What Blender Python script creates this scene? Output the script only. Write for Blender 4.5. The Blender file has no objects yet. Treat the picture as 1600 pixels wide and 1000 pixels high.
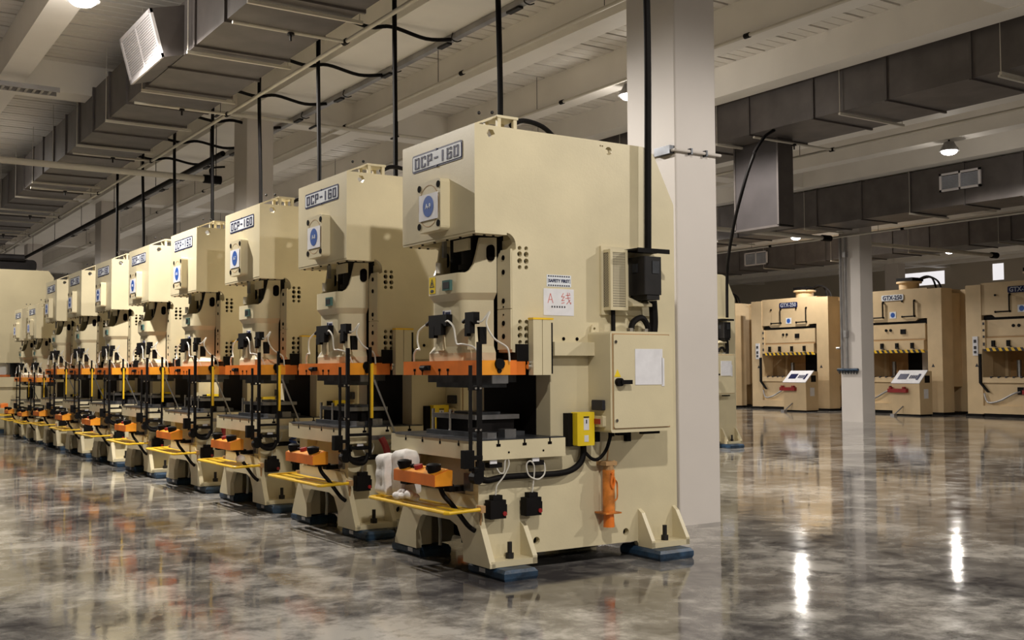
import bpy, bmesh, math, random
from mathutils import Vector, Matrix
from mathutils.geometry import tessellate_polygon
random.seed(7)
sc = bpy.context.scene
COL = sc.collection
PI = math.pi

# ------------------------------------------------------------------ camera
F_PX, YAW, PIT, ROL = 1687.86, math.radians(33.2458), math.radians(2.68433), math.radians(-0.28227)
fw = Vector((math.sin(YAW)*math.cos(PIT), math.cos(YAW)*math.cos(PIT), math.sin(PIT)))
r0 = Vector((math.cos(YAW), -math.sin(YAW), 0)); u0 = r0.cross(fw)
rr = r0*math.cos(ROL)+u0*math.sin(ROL); uu = -r0*math.sin(ROL)+u0*math.cos(ROL)
cam = bpy.data.cameras.new('camera'); camo = bpy.data.objects.new('camera', cam); COL.objects.link(camo)
cam.sensor_width = 36; cam.lens = F_PX/1600*36; cam.clip_end = 300
camo.matrix_world = Matrix(((rr.x, uu.x, -fw.x, 0), (rr.y, uu.y, -fw.y, 0), (rr.z, uu.z, -fw.z, 1.5), (0, 0, 0, 1)))
sc.camera = camo

# ------------------------------------------------------------------ world, exposure, lamp grid
w = bpy.data.worlds.new('hall_air'); sc.world = w; w.use_nodes = True
w.node_tree.nodes['Background'].inputs[0].default_value = (0.75, 0.78, 0.85, 1)
w.node_tree.nodes['Background'].inputs[1].default_value = 0.02
sc.view_settings.view_transform = 'Standard'; sc.view_settings.look = 'None'
sc.view_settings.exposure = 0.0; sc.view_settings.gamma = 1.0
sc.view_settings.use_curve_mapping = False
LAMP_W = 930.0
LAMP_COL = (1.0, 0.935, 0.85)
LAMP_Z = 6.2
LAMP_GAIN = {(2.85, 14.2): 2.4, (2.85, 26.45): 1.0, (11.75, 14.2): 1.4, (11.75, 1.96): 1.15, (20.65, 14.2): 0.55, (29.6, 26.6): 0.85}   # made-up power factors, tuned to balance brightness across the hall
LAMPS = [(x, y) for x in (2.85, 11.75, 20.65) for y in (-10.3, 1.96, 14.2, 26.45, 38.7, 50.95)
         if not (x == 20.65 and y < 10)] + [(29.6, 26.6), (38.55, 26.6), (29.6, 38.9)]

# ------------------------------------------------------------------ materials
MATS = {}
def mat(name, col, rough=0.5, metal=0.0, var=0.08, scale=3.0, bump=0.0, bscale=40.0, spec=0.5, col2=None, emit=0.0, coat=0.0, stretch=None, detail=5.0):
    m = bpy.data.materials.new(name); m.use_nodes = True
    nt = m.node_tree; b = nt.nodes['Principled BSDF']
    b.inputs['Roughness'].default_value = rough; b.inputs['Metallic'].default_value = metal
    b.inputs['Specular IOR Level'].default_value = spec
    if coat: b.inputs['Coat Weight'].default_value = coat; b.inputs['Coat Roughness'].default_value = 0.08
    tc = nt.nodes.new('ShaderNodeTexCoord'); mp = nt.nodes.new('ShaderNodeMapping')
    if stretch: mp.inputs['Scale'].default_value = stretch
    nt.links.new(tc.outputs['Object'], mp.inputs['Vector'])
    n = nt.nodes.new('ShaderNodeTexNoise'); n.inputs['Scale'].default_value = scale; n.inputs['Detail'].default_value = detail
    nt.links.new(mp.outputs['Vector'], n.inputs['Vector'])
    cr = nt.nodes.new('ShaderNodeValToRGB')
    c2 = col2 or tuple(c*(1-2*var) for c in col)
    c1 = col if col2 else tuple(min(1, c*(1+var)) for c in col)
    cr.color_ramp.elements[0].color = (*c2, 1); cr.color_ramp.elements[1].color = (*c1, 1)
    cr.color_ramp.elements[0].position = 0.3; cr.color_ramp.elements[1].position = 0.7
    nt.links.new(n.outputs['Fac'], cr.inputs['Fac']); nt.links.new(cr.outputs['Color'], b.inputs['Base Color'])
    if emit:
        b.inputs['Emission Color'].default_value = (*col, 1); b.inputs['Emission Strength'].default_value = emit
    if bump:
        n2 = nt.nodes.new('ShaderNodeTexNoise'); n2.inputs['Scale'].default_value = bscale; n2.inputs['Detail'].default_value = 3
        nt.links.new(mp.outputs['Vector'], n2.inputs['Vector'])
        bp = nt.nodes.new('ShaderNodeBump'); bp.inputs['Strength'].default_value = bump; bp.inputs['Distance'].default_value = 0.01
        nt.links.new(n2.outputs['Fac'], bp.inputs['Height']); nt.links.new(bp.outputs['Normal'], b.inputs['Normal'])
    MATS[name] = m
    return m
mat('cream', (0.65, 0.575, 0.385), 0.42, var=0.05, scale=2.2, bump=0.06, bscale=60)
mat('cream_far', (0.62, 0.47, 0.28), 0.45, var=0.05, scale=2.0)
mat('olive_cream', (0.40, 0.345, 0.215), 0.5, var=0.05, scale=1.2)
mat('black', (0.016, 0.014, 0.014), 0.5, var=0.3, spec=0.3)
mat('rubber', (0.007, 0.006, 0.006), 0.6, var=0.3, spec=0.12)
mat('hole', (0.004, 0.003, 0.003), 0.9, var=0.1, spec=0.04)
mat('steel', (0.30, 0.30, 0.31), 0.32, 0.9, var=0.15, scale=8)
mat('dark_steel', (0.07, 0.075, 0.085), 0.38, 0.7, var=0.3, scale=6)
mat('chrome', (0.7, 0.7, 0.7), 0.15, 1.0, var=0.03)
mat('orange', (0.82, 0.20, 0.02), 0.4, var=0.12, scale=4)
mat('rust_orange', (0.62, 0.20, 0.03), 0.45, var=0.3, scale=12)
mat('amber', (0.86, 0.33, 0.02), 0.4, var=0.1, scale=4)
mat('yellow', (0.83, 0.52, 0.02), 0.4, var=0.1, scale=5)
mat('bright_yellow', (0.9, 0.66, 0.02), 0.4, var=0.04, scale=5)
mat('white_paint', (0.78, 0.78, 0.78), 0.5, var=0.03)
mat('paper', (0.74, 0.74, 0.78), 0.7, var=0.04, scale=12)
mat('plate_white', (0.74, 0.78, 0.84), 0.35, var=0.02)
mat('navy', (0.008, 0.013, 0.07), 0.5, var=0.1, spec=0.2)
mat('blue_ink', (0.02, 0.10, 0.42), 0.4, var=0.08, scale=9)
mat('red', (0.30, 0.015, 0.015), 0.4, var=0.1)
mat('red_ink', (0.62, 0.12, 0.09), 0.7, var=0.1)
mat('ink', (0.02, 0.02, 0.03), 0.6, var=0.1)
mat('teal', (0.07, 0.16, 0.15), 0.3, var=0.1)
mat('pad_blue', (0.022, 0.055, 0.105), 0.45, var=0.4, scale=9, bump=0.3, bscale=30)
mat('cable_white', (0.62, 0.60, 0.54), 0.45, var=0.05)
mat('foam', (0.86, 0.83, 0.80), 0.85, var=0.06, scale=14, bump=0.5, bscale=25)
mat('cloth_blue', (0.03, 0.06, 0.22), 0.8, var=0.2, scale=20)
mat('duct_dark', (0.065, 0.058, 0.060), 0.6, 0.1, var=0.1, scale=2.0, spec=0.3)
mat('galv', (0.36, 0.35, 0.35), 0.42, 0.75, var=0.12, scale=2.5)
mat('duct', (0.13, 0.115, 0.11), 0.5, 0.3, var=0.15, scale=2.0)
mat('grille_white', (0.72, 0.69, 0.70), 0.85, var=0.02, spec=0.1)
mat('grille_grey', (0.42, 0.44, 0.5), 0.5, var=0.1)
mat('concrete_paint', (0.84, 0.80, 0.74), 0.6, var=0.03, scale=1.2, bump=0.05)
mat('column_paint', (0.66, 0.615, 0.58), 0.55, var=0.03, scale=0.8, bump=0.08, bscale=14)
mat('deck', (0.72, 0.68, 0.62), 0.6, var=0.05, scale=1.5)
mat('wall_paint', (0.55, 0.49, 0.40), 0.7, var=0.05, scale=0.5)
mat('window_glow', (0.86, 0.84, 0.86), 0.3, emit=0.9, var=0.01)
mat('lamp_glass', (1.0, 0.96, 0.9), 0.3, emit=14.0, var=0.0)
mat('pipe_white', (0.62, 0.58, 0.50), 0.4, var=0.04)
mat('cardboard', (0.42, 0.25, 0.11), 0.8, var=0.08)

# polished concrete
def floor_material():
    m = bpy.data.materials.new('polished_concrete'); m.use_nodes = True; nt = m.node_tree; b = nt.nodes['Principled BSDF']
    N = nt.nodes.new; Lk = nt.links.new
    tc = N('ShaderNodeTexCoord'); mp = N('ShaderNodeMapping'); Lk(tc.outputs['Object'], mp.inputs['Vector'])
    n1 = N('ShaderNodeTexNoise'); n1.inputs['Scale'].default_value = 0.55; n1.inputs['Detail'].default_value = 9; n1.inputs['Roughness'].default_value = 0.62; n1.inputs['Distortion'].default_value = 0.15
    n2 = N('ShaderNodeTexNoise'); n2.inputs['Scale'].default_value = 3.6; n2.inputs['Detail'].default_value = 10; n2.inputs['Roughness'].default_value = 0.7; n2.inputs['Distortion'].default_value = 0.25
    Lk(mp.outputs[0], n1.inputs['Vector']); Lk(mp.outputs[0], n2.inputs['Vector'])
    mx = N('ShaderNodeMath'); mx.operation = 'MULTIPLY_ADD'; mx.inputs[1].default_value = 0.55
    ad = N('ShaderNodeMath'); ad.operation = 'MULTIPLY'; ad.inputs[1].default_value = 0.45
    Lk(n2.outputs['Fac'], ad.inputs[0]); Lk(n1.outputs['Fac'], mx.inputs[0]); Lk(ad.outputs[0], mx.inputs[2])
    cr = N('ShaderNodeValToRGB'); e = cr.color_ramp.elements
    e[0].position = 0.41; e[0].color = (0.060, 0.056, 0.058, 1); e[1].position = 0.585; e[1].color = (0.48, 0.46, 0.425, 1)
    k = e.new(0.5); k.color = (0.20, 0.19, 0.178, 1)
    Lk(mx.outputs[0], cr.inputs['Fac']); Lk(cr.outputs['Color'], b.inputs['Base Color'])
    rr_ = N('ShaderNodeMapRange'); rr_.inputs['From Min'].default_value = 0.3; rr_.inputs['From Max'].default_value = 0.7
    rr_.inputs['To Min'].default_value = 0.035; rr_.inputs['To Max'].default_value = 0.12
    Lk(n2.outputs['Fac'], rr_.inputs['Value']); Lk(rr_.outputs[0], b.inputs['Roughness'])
    b.inputs['Specular IOR Level'].default_value = 0.5
    n3 = N('ShaderNodeTexNoise'); n3.inputs['Scale'].default_value = 5.0; n3.inputs['Detail'].default_value = 3
    Lk(mp.outputs[0], n3.inputs['Vector'])
    bp = N('ShaderNodeBump'); bp.inputs['Strength'].default_value = 0.07; bp.inputs['Distance'].default_value = 0.01
    Lk(n3.outputs['Fac'], bp.inputs['Height']); Lk(bp.outputs['Normal'], b.inputs['Normal'])
    MATS['floor'] = m
floor_material()

# expanded metal mesh panel: real look of a perforated sheet via a fine procedural weave
def mesh_material():
    m = bpy.data.materials.new('expanded_metal'); m.use_nodes = True; nt = m.node_tree; b = nt.nodes['Principled BSDF']
    N = nt.nodes.new; Lk = nt.links.new
    tc = N('ShaderNodeTexCoord'); mp = N('ShaderNodeMapping'); mp.inputs['Rotation'].default_value = (0.78, 0.0, 0.0); mp.inputs['Scale'].default_value = (1, 1, 1)
    Lk(tc.outputs['Object'], mp.inputs['Vector'])
    v = N('ShaderNodeTexVoronoi'); v.inputs['Scale'].default_value = 70; v.inputs['Randomness'].default_value = 0.0
    Lk(mp.outputs[0], v.inputs['Vector'])
    cr = N('ShaderNodeValToRGB'); cr.color_ramp.elements[0].color = (0.10, 0.085, 0.06, 1); cr.color_ramp.elements[1].color = (0.62, 0.55, 0.38, 1)
    cr.color_ramp.elements[0].position = 0.42; cr.color_ramp.elements[1].position = 0.55
    Lk(v.outputs['Distance'], cr.inputs['Fac']); Lk(cr.outputs['Color'], b.inputs['Base Color']); b.inputs['Roughness'].default_value = 0.6
    MATS['mesh'] = m
mesh_material()

# ------------------------------------------------------------------ mesh builder
class MB:
    def __init__(s): s.v = []; s.f = []; s.isl = []
    def add(s, vs, fs):
        o = len(s.v); s.isl.append((vs, fs)); s.v += [tuple(p) for p in vs]; s.f += [tuple(i+o for i in f) for f in fs]; return s
    def box(s, x0, x1, y0, y1, z0, z1):
        x0, x1 = min(x0, x1), max(x0, x1); y0, y1 = min(y0, y1), max(y0, y1); z0, z1 = min(z0, z1), max(z0, z1)
        return s.add([(x0,y0,z0),(x1,y0,z0),(x1,y1,z0),(x0,y1,z0),(x0,y0,z1),(x1,y0,z1),(x1,y1,z1),(x0,y1,z1)],
                     [(0,3,2,1),(4,5,6,7),(0,1,5,4),(1,2,6,5),(2,3,7,6),(3,0,4,7)])
    def rbox(s, x0, x1, y0, y1, z0, z1, r, axis='x', seg=3):
        # box with rounded edges along an axis
        A = {'x': (y0, y1, z0, z1, x0, x1), 'y': (x0, x1, z0, z1, y0, y1), 'z': (x0, x1, y0, y1, z0, z1)}[axis]
        a0, a1, b0, b1, c0, c1 = A; pts = []
        for cx, cy, st in ((a1-r, b1-r, 0), (a0+r, b1-r, 90), (a0+r, b0+r, 180), (a1-r, b0+r, 270)):
            for k in range(seg+1):
                t = math.radians(st+90*k/seg); pts.append((cx+r*math.cos(t), cy+r*math.sin(t)))
        return s.prism(pts, axis, c0, c1)
    @staticmethod
    def _p(axis, a, b, c):
        return {'x': (c, a, b), 'y': (a, c, b), 'z': (a, b, c)}[axis]
    def prism(s, poly, axis, c0, c1, holes=()):
        loops = [list(poly)]+[list(h) for h in holes]
        flat = [p for l in loops for p in l]; n = len(flat)
        tris = tessellate_polygon([[Vector((p[0], p[1], 0)) for p in l] for l in loops]) if holes else None
        vs = [s._p(axis, a, b, c0) for a, b in flat]+[s._p(axis, a, b, c1) for a, b in flat]
        if holes:
            fs = [tuple(t) for t in tris]+[tuple(i+n for i in reversed(t)) for t in tris]
        else:
            fs = [tuple(range(n)), tuple(range(2*n-1, n-1, -1))]
        o = 0
        for l in loops:
            k = len(l)
            for i in range(k):
                j = (i+1) % k; fs.append((o+i, o+j, o+j+n, o+i+n))
            o += k
        return s.add(vs, fs)
    def hull(s, quadA, quadB):   # two matching loops
        n = len(quadA)
        return s.add(list(quadA)+list(quadB), [tuple(range(n)), tuple(range(2*n-1, n-1, -1))]+[(i, (i+1) % n, (i+1) % n+n, i+n) for i in range(n)])
    def cyl(s, p0, p1, r, n=12, r1=None):
        p0, p1 = Vector(p0), Vector(p1); d = (p1-p0).normalized()
        a = d.orthogonal().normalized(); b = d.cross(a); r1 = r if r1 is None else r1
        L0 = [p0+(a*math.cos(2*PI*i/n)+b*math.sin(2*PI*i/n))*r for i in range(n)]
        L1 = [p1+(a*math.cos(2*PI*i/n)+b*math.sin(2*PI*i/n))*r1 for i in range(n)]
        return s.hull(L0, L1)
    def tube(s, pts, r, n=8, smooth=True):
        P = [Vector(p) for p in pts]
        if smooth and len(P) > 2:
            Q = []
            for i in range(len(P)-1):
                a = P[max(i-1, 0)]; b = P[i]; c = P[i+1]; d = P[min(i+2, len(P)-1)]
                for k in range(5):
                    t = k/5
                    Q.append(0.5*((2*b)+(c-a)*t+(2*a-5*b+4*c-d)*t*t+(3*b-a-3*c+d)*t**3))
            Q.append(P[-1]); P = Q
        vs = []; nrm = None
        for i, p in enumerate(P):
            d = (P[min(i+1, len(P)-1)]-P[max(i-1, 0)]).normalized()
            nrm = d.orthogonal().normalized() if nrm is None else (nrm-d*nrm.dot(d)).normalized()
            b = d.cross(nrm)
            vs += [p+(nrm*math.cos(2*PI*k/n)+b*math.sin(2*PI*k/n))*r for k in range(n)]
        fs = [tuple(range(n)), tuple(len(vs)-1-k for k in range(n))]
        for i in range(len(P)-1):
            for k in range(n):
                fs.append((i*n+k, i*n+(k+1) % n, (i+1)*n+(k+1) % n, (i+1)*n+k))
        return s.add(vs, fs)
    def ball(s, c, rx, ry, rz, nu=12, nv=7):
        vs = []; fs = []
        for j in range(nv+1):
            t = PI*j/nv
            for i in range(nu):
                p = 2*PI*i/nu; vs.append((c[0]+rx*math.sin(t)*math.cos(p), c[1]+ry*math.sin(t)*math.sin(p), c[2]+rz*math.cos(t)))
        for j in range(nv):
            for i in range(nu):
                fs.append((j*nu+i, j*nu+(i+1) % nu, (j+1)*nu+(i+1) % nu, (j+1)*nu+i))
        return s.add(vs, fs)
    def mesh(s, name, m, smooth=False):
        me = bpy.data.meshes.new(name); me.from_pydata(s.v, [], s.f)
        bm = bmesh.new(); bm.from_mesh(me); bmesh.ops.recalc_face_normals(bm, faces=bm.faces)
        if smooth:
            for f in bm.faces: f.smooth = True
            for e in bm.edges:
                if len(e.link_faces) != 2 or e.calc_face_angle(0) > 0.7: e.smooth = False
        bm.to_mesh(me); bm.free()
        me.materials.append(MATS[m]); return me

def link(name, me, parent=None, loc=None):
    o = bpy.data.objects.new(name, me); COL.objects.link(o)
    if parent: o.parent = parent
    if loc: o.location = loc
    return o
def tag(o, label=None, cat=None, group=None, kind=None):
    if label: o['label'] = label
    if cat: o['category'] = cat
    if group: o['group'] = group
    if kind: o['kind'] = kind
    return o
def empty(name, loc=(0, 0, 0)):
    o = bpy.data.objects.new(name, None); COL.objects.link(o); o.location = loc; o.empty_display_size = 0.2; return o
def obj(name, mb, m, parent=None, loc=None, smooth=False, split=False):
    if split:
        for vs, fs in mb.isl: o = obj(name, MB().add(vs, fs), m, parent, loc, smooth)
        return o
    return link(name, mb.mesh(name, m, smooth), parent, loc)

# text as mesh (flat, a hair of thickness); axes: local u (reading direction), v (up)
def text_mesh(name, s, size, m, origin, u, v, depth=0.0015, align='CENTER', bold=0.0):
    cu = bpy.data.curves.new(name, 'FONT'); cu.body = s; cu.size = size; cu.align_x = align; cu.align_y = 'CENTER'; cu.extrude = depth; cu.resolution_u = 2; cu.offset = bold
    to = bpy.data.objects.new(name, cu); COL.objects.link(to)
    dg = bpy.context.evaluated_depsgraph_get(); me = bpy.data.meshes.new_from_object(to.evaluated_get(dg))
    bpy.data.objects.remove(to); bpy.data.curves.remove(cu)
    u, v = Vector(u).normalized(), Vector(v).normalized(); wv = u.cross(v); o = Vector(origin)
    me.transform(Matrix(((u.x, v.x, wv.x, o.x), (u.y, v.y, wv.y, o.y), (u.z, v.z, wv.z, o.z), (0, 0, 0, 1))))
    me.materials.clear(); me.materials.append(MATS[m]); me.name = name
    return me
# squared block lettering built from bars (u, v in letter units, 1 wide 1.6 high)
BLOCK = {'O': [(0,0,1,.21),(0,1.39,1,1.6),(0,0,.24,1.6),(.76,0,1,1.6)], 'C': [(0,0,1,.21),(0,1.39,1,1.6),(0,0,.24,1.6),(.76,1.1,1,1.6),(.76,0,1,.5)],
         'P': [(0,0,.24,1.6),(0,1.39,1,1.6),(0,.6,1,.82),(.76,.6,1,1.6)], '-': [(.1,.7,.9,.94)], '1': [(.37,0,.63,1.6)],
         '6': [(0,0,1,.21),(0,1.39,1,1.6),(0,0,.24,1.6),(.76,0,1,.95),(0,.73,1,.95),(.76,1.2,1,1.6)],
         '0': [(0,0,1,.21),(0,1.39,1,1.6),(0,0,.24,1.6),(.76,0,1,1.6)]}
def block_text(mb, s, x, yc, zc, cw, ch, pitch):
    # lettering on a face looking toward -x; reading direction is -y
    tot = pitch*(len(s)-1)+cw; y = yc+tot/2
    for c in s:
        for a, b, a2, b2 in BLOCK[c]:
            mb.box(x-0.003, x+0.001, y-a2*cw, y-a*cw, zc-ch/2+b*ch/1.6, zc-ch/2+b2*ch/1.6)
        y -= pitch
    return mb
def circle(cx, cy, r, n=12):
    return [(cx+r*math.cos(2*PI*i/n), cy+r*math.sin(2*PI*i/n)) for i in range(n)]

# ================================================================== the hall
DECK_Z, BEAM_Z = 7.0, 6.45
XW0, XW1, YW0, YW1 = -16.0, 47.0, -18.0, 72.0
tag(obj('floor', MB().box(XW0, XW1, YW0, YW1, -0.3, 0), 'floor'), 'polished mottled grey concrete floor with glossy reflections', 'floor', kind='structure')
tag(obj('wall_left', MB().box(XW0-0.3, XW0, YW0, YW1, 0, 8), 'wall_paint'), 'beige hall wall far to the left', 'wall', kind='structure')
tag(obj('wall_near', MB().box(XW0, XW1, YW0-0.3, YW0, 0, 8), 'wall_paint'), 'beige hall wall behind the viewer', 'wall', kind='structure')
tag(obj('wall_far', MB().box(XW0, XW1, YW1, YW1+0.3, 0, 8), 'wall_paint'), 'beige hall wall beyond the press row', 'wall', kind='structure')
wr = tag(obj('wall_right', MB().prism([(YW0, 0), (YW1, 0), (YW1, 8), (YW0, 8)], 'x', XW1, XW1+0.3,
     holes=[[(32.7, 5.62), (35.2, 5.62), (35.2, 6.4), (32.7, 6.4)][::-1], [(29.55, 5.6), (30.25, 5.6), (30.25, 6.5), (29.55, 6.5)][::-1]]), 'wall_paint'),
     'beige hall wall behind the large straight-sided presses', 'wall', kind='structure')
for i, (a, b, z0, z1) in enumerate(((32.7, 35.2, 5.62, 6.4), (29.55, 30.25, 5.6, 6.5))):
    wd = tag(obj('window_%d' % (i+1), MB().prism([(a, z0), (b, z0), (b, z1), (a, z1)], 'x', XW1+0.02, XW1+0.1,
         holes=[[(a+.06, z0+.06), (b-.06, z0+.06), (b-.06, z1-.06), (a+.06, z1-.06)][::-1]]), 'pipe_white'),
         ('long bright high window behind the middle large press', 'small pale blue high window behind the rightmost large press')[i], 'window', kind='structure')
    obj('pane', MB().box(XW1+0.06, XW1+0.09, a+.05, b-.05, z0+.05, z1-.05), 'window_glow', wd)
# ceiling: roof slab, deck panels, beams, girders
ceil = tag(obj('ceiling', MB().box(XW0, XW1, YW0, YW1, DECK_Z+0.12, DECK_Z+0.35), 'black'), 'painted ceiling of ribbed deck panels between concrete beams', 'ceiling', kind='structure')
pan = MB()
PW = 0.69
prof = [(-PW/2+.03, 0.0), (-PW/2+.03, 0.1), (PW/2-.03, 0.1), (PW/2-.03, 0.0)]
for c in (0.115, -0.115):
    prof += [(c+.014, 0.0), (c+.008, 0.018), (c-.008, 0.018), (c-.014, 0.0)]
pan.prism(prof, 'x', XW0, XW1)
pme = pan.mesh('deck_panel', 'deck')
for i in range(108):
    link('deck_panel', pme, ceil, (0, -3.9+i*PW, DECK_Z))
obj('deck_panel', MB().box(XW0, XW1, YW0, -4.27, DECK_Z, DECK_Z+0.1), 'deck', ceil)
obj('deck_panel', MB().box(XW0, XW1, -3.9+107.5*PW+.01, YW1, DECK_Z, DECK_Z+0.1), 'deck', ceil)
COLX = [7.34+17.9*i for i in (-1, 0, 1, 2)]
COLY = [8.23+12.24*i for i in (-1, 0, 1, 2, 3, 4)]
for i in range(-10, 18):
    x = 7.42+2.2375*i
    if x > XW1-1: continue
    wa, wb = (0.52, 0.52) if i % 8 == 0 else (0.32, 0.10)
    obj('beam', MB().box(x-wa, x+wb, YW0, YW1, BEAM_Z, DECK_Z+0.05), 'concrete_paint', ceil)
for y in COLY:
    obj('girder', MB().box(XW0, XW1, y-0.3, y+0.3, BEAM_Z+0.015, DECK_Z+0.05), 'concrete_paint', ceil)
# columns
cme = MB().rbox(-0.27, 0.27, -0.37, 0.37, 0, BEAM_Z+0.01, 0.015, 'z', 2).mesh('column', 'column_paint')
CLAB = {(1, 1): 'tall white square concrete column right behind the nearest press',
        (1, 2): 'white concrete column rising behind the third and fourth presses of the row',
        (1, 3): 'white concrete column rising behind the sixth press of the row',
        (1, 4): 'white concrete column farthest left, above the far end of the press row',
        (2, 2): 'white concrete column carrying an air manifold, between the large tan presses',
        (2, 3): 'grey concrete column partly hidden behind the left large tan press',
        (3, 3): 'dim grey concrete column behind the right large press'}
for i in (1, 2, 3):
    for j in range(6):
        lab = CLAB.get((i, j))
        if lab is None: continue
        o = link('column', cme, None, (COLX[i], COLY[j], 0)); tag(o, lab, 'column', 'white concrete columns', 'structure')
# lamps: visible high-bay lamp heads with their own light
lh = MB().cyl((0, 0, 0.06), (0, 0, 0.20), 0.17, 16, 0.10).mesh('housing', 'galv')
lr = MB().cyl((0, 0, 0.0), (0, 0, 0.07), 0.21, 16, 0.18).mesh('rim', 'galv')
lg = MB().ball((0, 0, 0.0), .17, .17, .085, 16, 8).mesh('lens', 'lamp_glass', True)
ls = MB().cyl((0, 0, 0.19), (0, 0, BEAM_Z-LAMP_Z+0.02), 0.02, 8).mesh('stem', 'black')
LL = {(2.85, 14.2): 'round high-bay lamp on the beam at the upper left edge', (11.75, 14.2): 'glowing high-bay lamp just left of the tall near column',
      (20.65, 14.2): 'glowing high-bay lamp above the white louvred duct vent', (29.6, 26.6): 'small glowing high-bay lamp left of the column with the air manifold'}
for (x, y) in LAMPS:
    e = empty('high_bay_lamp', (x, y, LAMP_Z))
    tag(e, LL.get((x, y), 'round high-bay lamp hanging from a ceiling beam elsewhere in the hall'), 'lamp', 'high-bay lamps')
    link('housing', lh, e); link('rim', lr, e); link('lens', lg, e); link('stem', ls, e)
    ld = bpy.data.lights.new('high_bay_light', 'SPOT'); ld.spot_size = math.radians(166); ld.spot_blend = 0.22; ld.energy = LAMP_W*LAMP_GAIN.get((x, y), 1.0); ld.color = LAMP_COL
    ld.shadow_soft_size = 0.10
    lo = bpy.data.objects.new('high_bay_light', ld); COL.objects.link(lo); lo.parent = e; lo.location = (0, 0, -0.19)
    gl = bpy.data.lights.new('lens_spill', 'POINT'); gl.energy = ld.energy*0.028; gl.color = LAMP_COL; gl.shadow_soft_size = 0.12   # light the domed lens sheds sideways and up
    go = bpy.data.objects.new('lens_spill', gl); COL.objects.link(go); go.parent = e; go.location = (0, 0, -0.22)

# ================================================================== the C-frame press (local: x back, y along the row, z up)
class Proto:
    def __init__(s): s.parts = []; s.stuff = set()
    def add(s, name, mb, m, parent=None, smooth=False, label=None, split=False, stuff=False):
        if split:
            for vs, fs in mb.isl: i = s.add(name, MB().add(vs, fs), m, parent, smooth, label)
            return i
        if stuff: s.stuff.add(len(s.parts))
        me = mb if isinstance(mb, bpy.types.Mesh) else mb.mesh(name, m, smooth)
        s.parts.append((name, me, parent, label)); return len(s.parts)-1
    def make(s, root, skip=()):
        out = {}
        for i, (name, me, par, lab) in enumerate(s.parts):
            if i in skip or (par is not None and par in skip): continue
            o = link(name, me, root if par is None else out[par])
            if lab: o['label'] = lab
            if i in s.stuff: o['kind'] = 'stuff'
            out[i] = o
        return out
pp = Proto()
A = pp.add
T0, T1 = -0.575, -0.525     # near plate
def arc(cx, cz, r, a0, a1, n=6):
    return [(cx+r*math.cos(math.radians(a0+(a1-a0)*k/n)), cz+r*math.sin(math.radians(a0+(a1-a0)*k/n))) for k in range(n+1)]
outl = [(0.0, 2.54), (0.27, 2.54)]+arc(0.27, 2.45, 0.09, 80, 0, 5)+[(0.36, 2.42), (0.325, 2.40), (0.325, 1.64), (0.67, 1.60), (0.67, 0.94), (0.02, 0.94), (0.02, 0.08), (0.42, 0.08), (0.44, 0.125),
        (1.52, 0.125), (1.54, 0.085), (1.95, 0.085), (1.95, 2.88)]+arc(1.60, 3.16, 0.18, 35, 90, 5)+[(1.49, 3.34), (0.0, 3.34)]
hl = []
for cx in (0.395, 0.455):
    for cz, r in ((2.430, .017), (2.384, .022), (2.332, .022), (2.284, .017), (1.870, .017), (1.818, .022), (1.765, .022), (1.715, .017)):
        hl.append(circle(cx, cz, r, 10))
hl += [circle(0.535, 0.213, 0.03, 14), circle(1.404, 0.206, 0.03, 14), circle(1.263, 3.267, 0.033, 14), circle(0.141, 3.278, 0.036, 6), circle(1.18, 3.30, .008, 6), circle(1.20, 3.30, .008, 6)]
for sgn in (-1, 1):
    c0, c1 = (T0, T1) if sgn < 0 else (-T1, -T0)
    spi = A('side_plate', MB().prism(outl, 'y', c0, c1, [h[::-1] for h in hl]), 'cream')
    b0, b1 = (-.525, -.385) if sgn < 0 else (.385, .525)
    A('guide_block', MB().prism([(.325, 1.64), (.62, 1.60), (.62, 2.50), (.36, 2.50), (.36, 2.42), (.325, 2.40)], 'y', b0, b1), 'cream', spi)
    A('throat_block', MB().box(.67, .90, b0, b1, .94, 1.60), 'cream', spi)
    A('leg_block', MB().box(.022, .16, b0, b1, .10, .94), 'cream', spi)
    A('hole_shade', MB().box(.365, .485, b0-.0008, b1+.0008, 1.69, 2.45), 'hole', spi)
# head shell
A('front_plate', MB().box(-0.003, 0.035, -0.5755, 0.5755, 2.54, 3.341), 'cream')
bot = MB().box(0.0, 0.075, -0.5745, 0.5745, 2.522, 2.545).box(0.075, 0.28, -0.5745, -0.45, 2.522, 2.545).box(0.075, 0.28, 0.45, 0.5745, 2.522, 2.545)
fl = A('bottom_flange', bot, 'cream')
bo = MB()
for y in (-.5, -.3, -.1, .1, .3, .5): bo.cyl((0.035, y, 2.512), (0.035, y, 2.524), 0.011, 6)
for x in (.12, .2): bo.cyl((x, -.51, 2.512), (x, -.51, 2.524), .011, 6); bo.cyl((x, .51, 2.512), (x, .51, 2.524), .011, 6)
A('flange_bolt', bo, 'black', fl, split=True)
A('top_plate', MB().box(0.30, 1.60, -0.39, 0.39, 3.29, 3.325), 'cream')
A('rear_plate', MB().box(1.90, 1.945, -0.39, 0.39, 0.12, 2.88).hull([(1.945, -.39, 2.88), (1.945, .39, 2.88), (1.9, .39, 2.88), (1.9, -.39, 2.88)], [(1.745, -.39, 3.24), (1.745, .39, 3.24), (1.7, .39, 3.24), (1.7, -.39, 3.24)]), 'cream')
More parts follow.
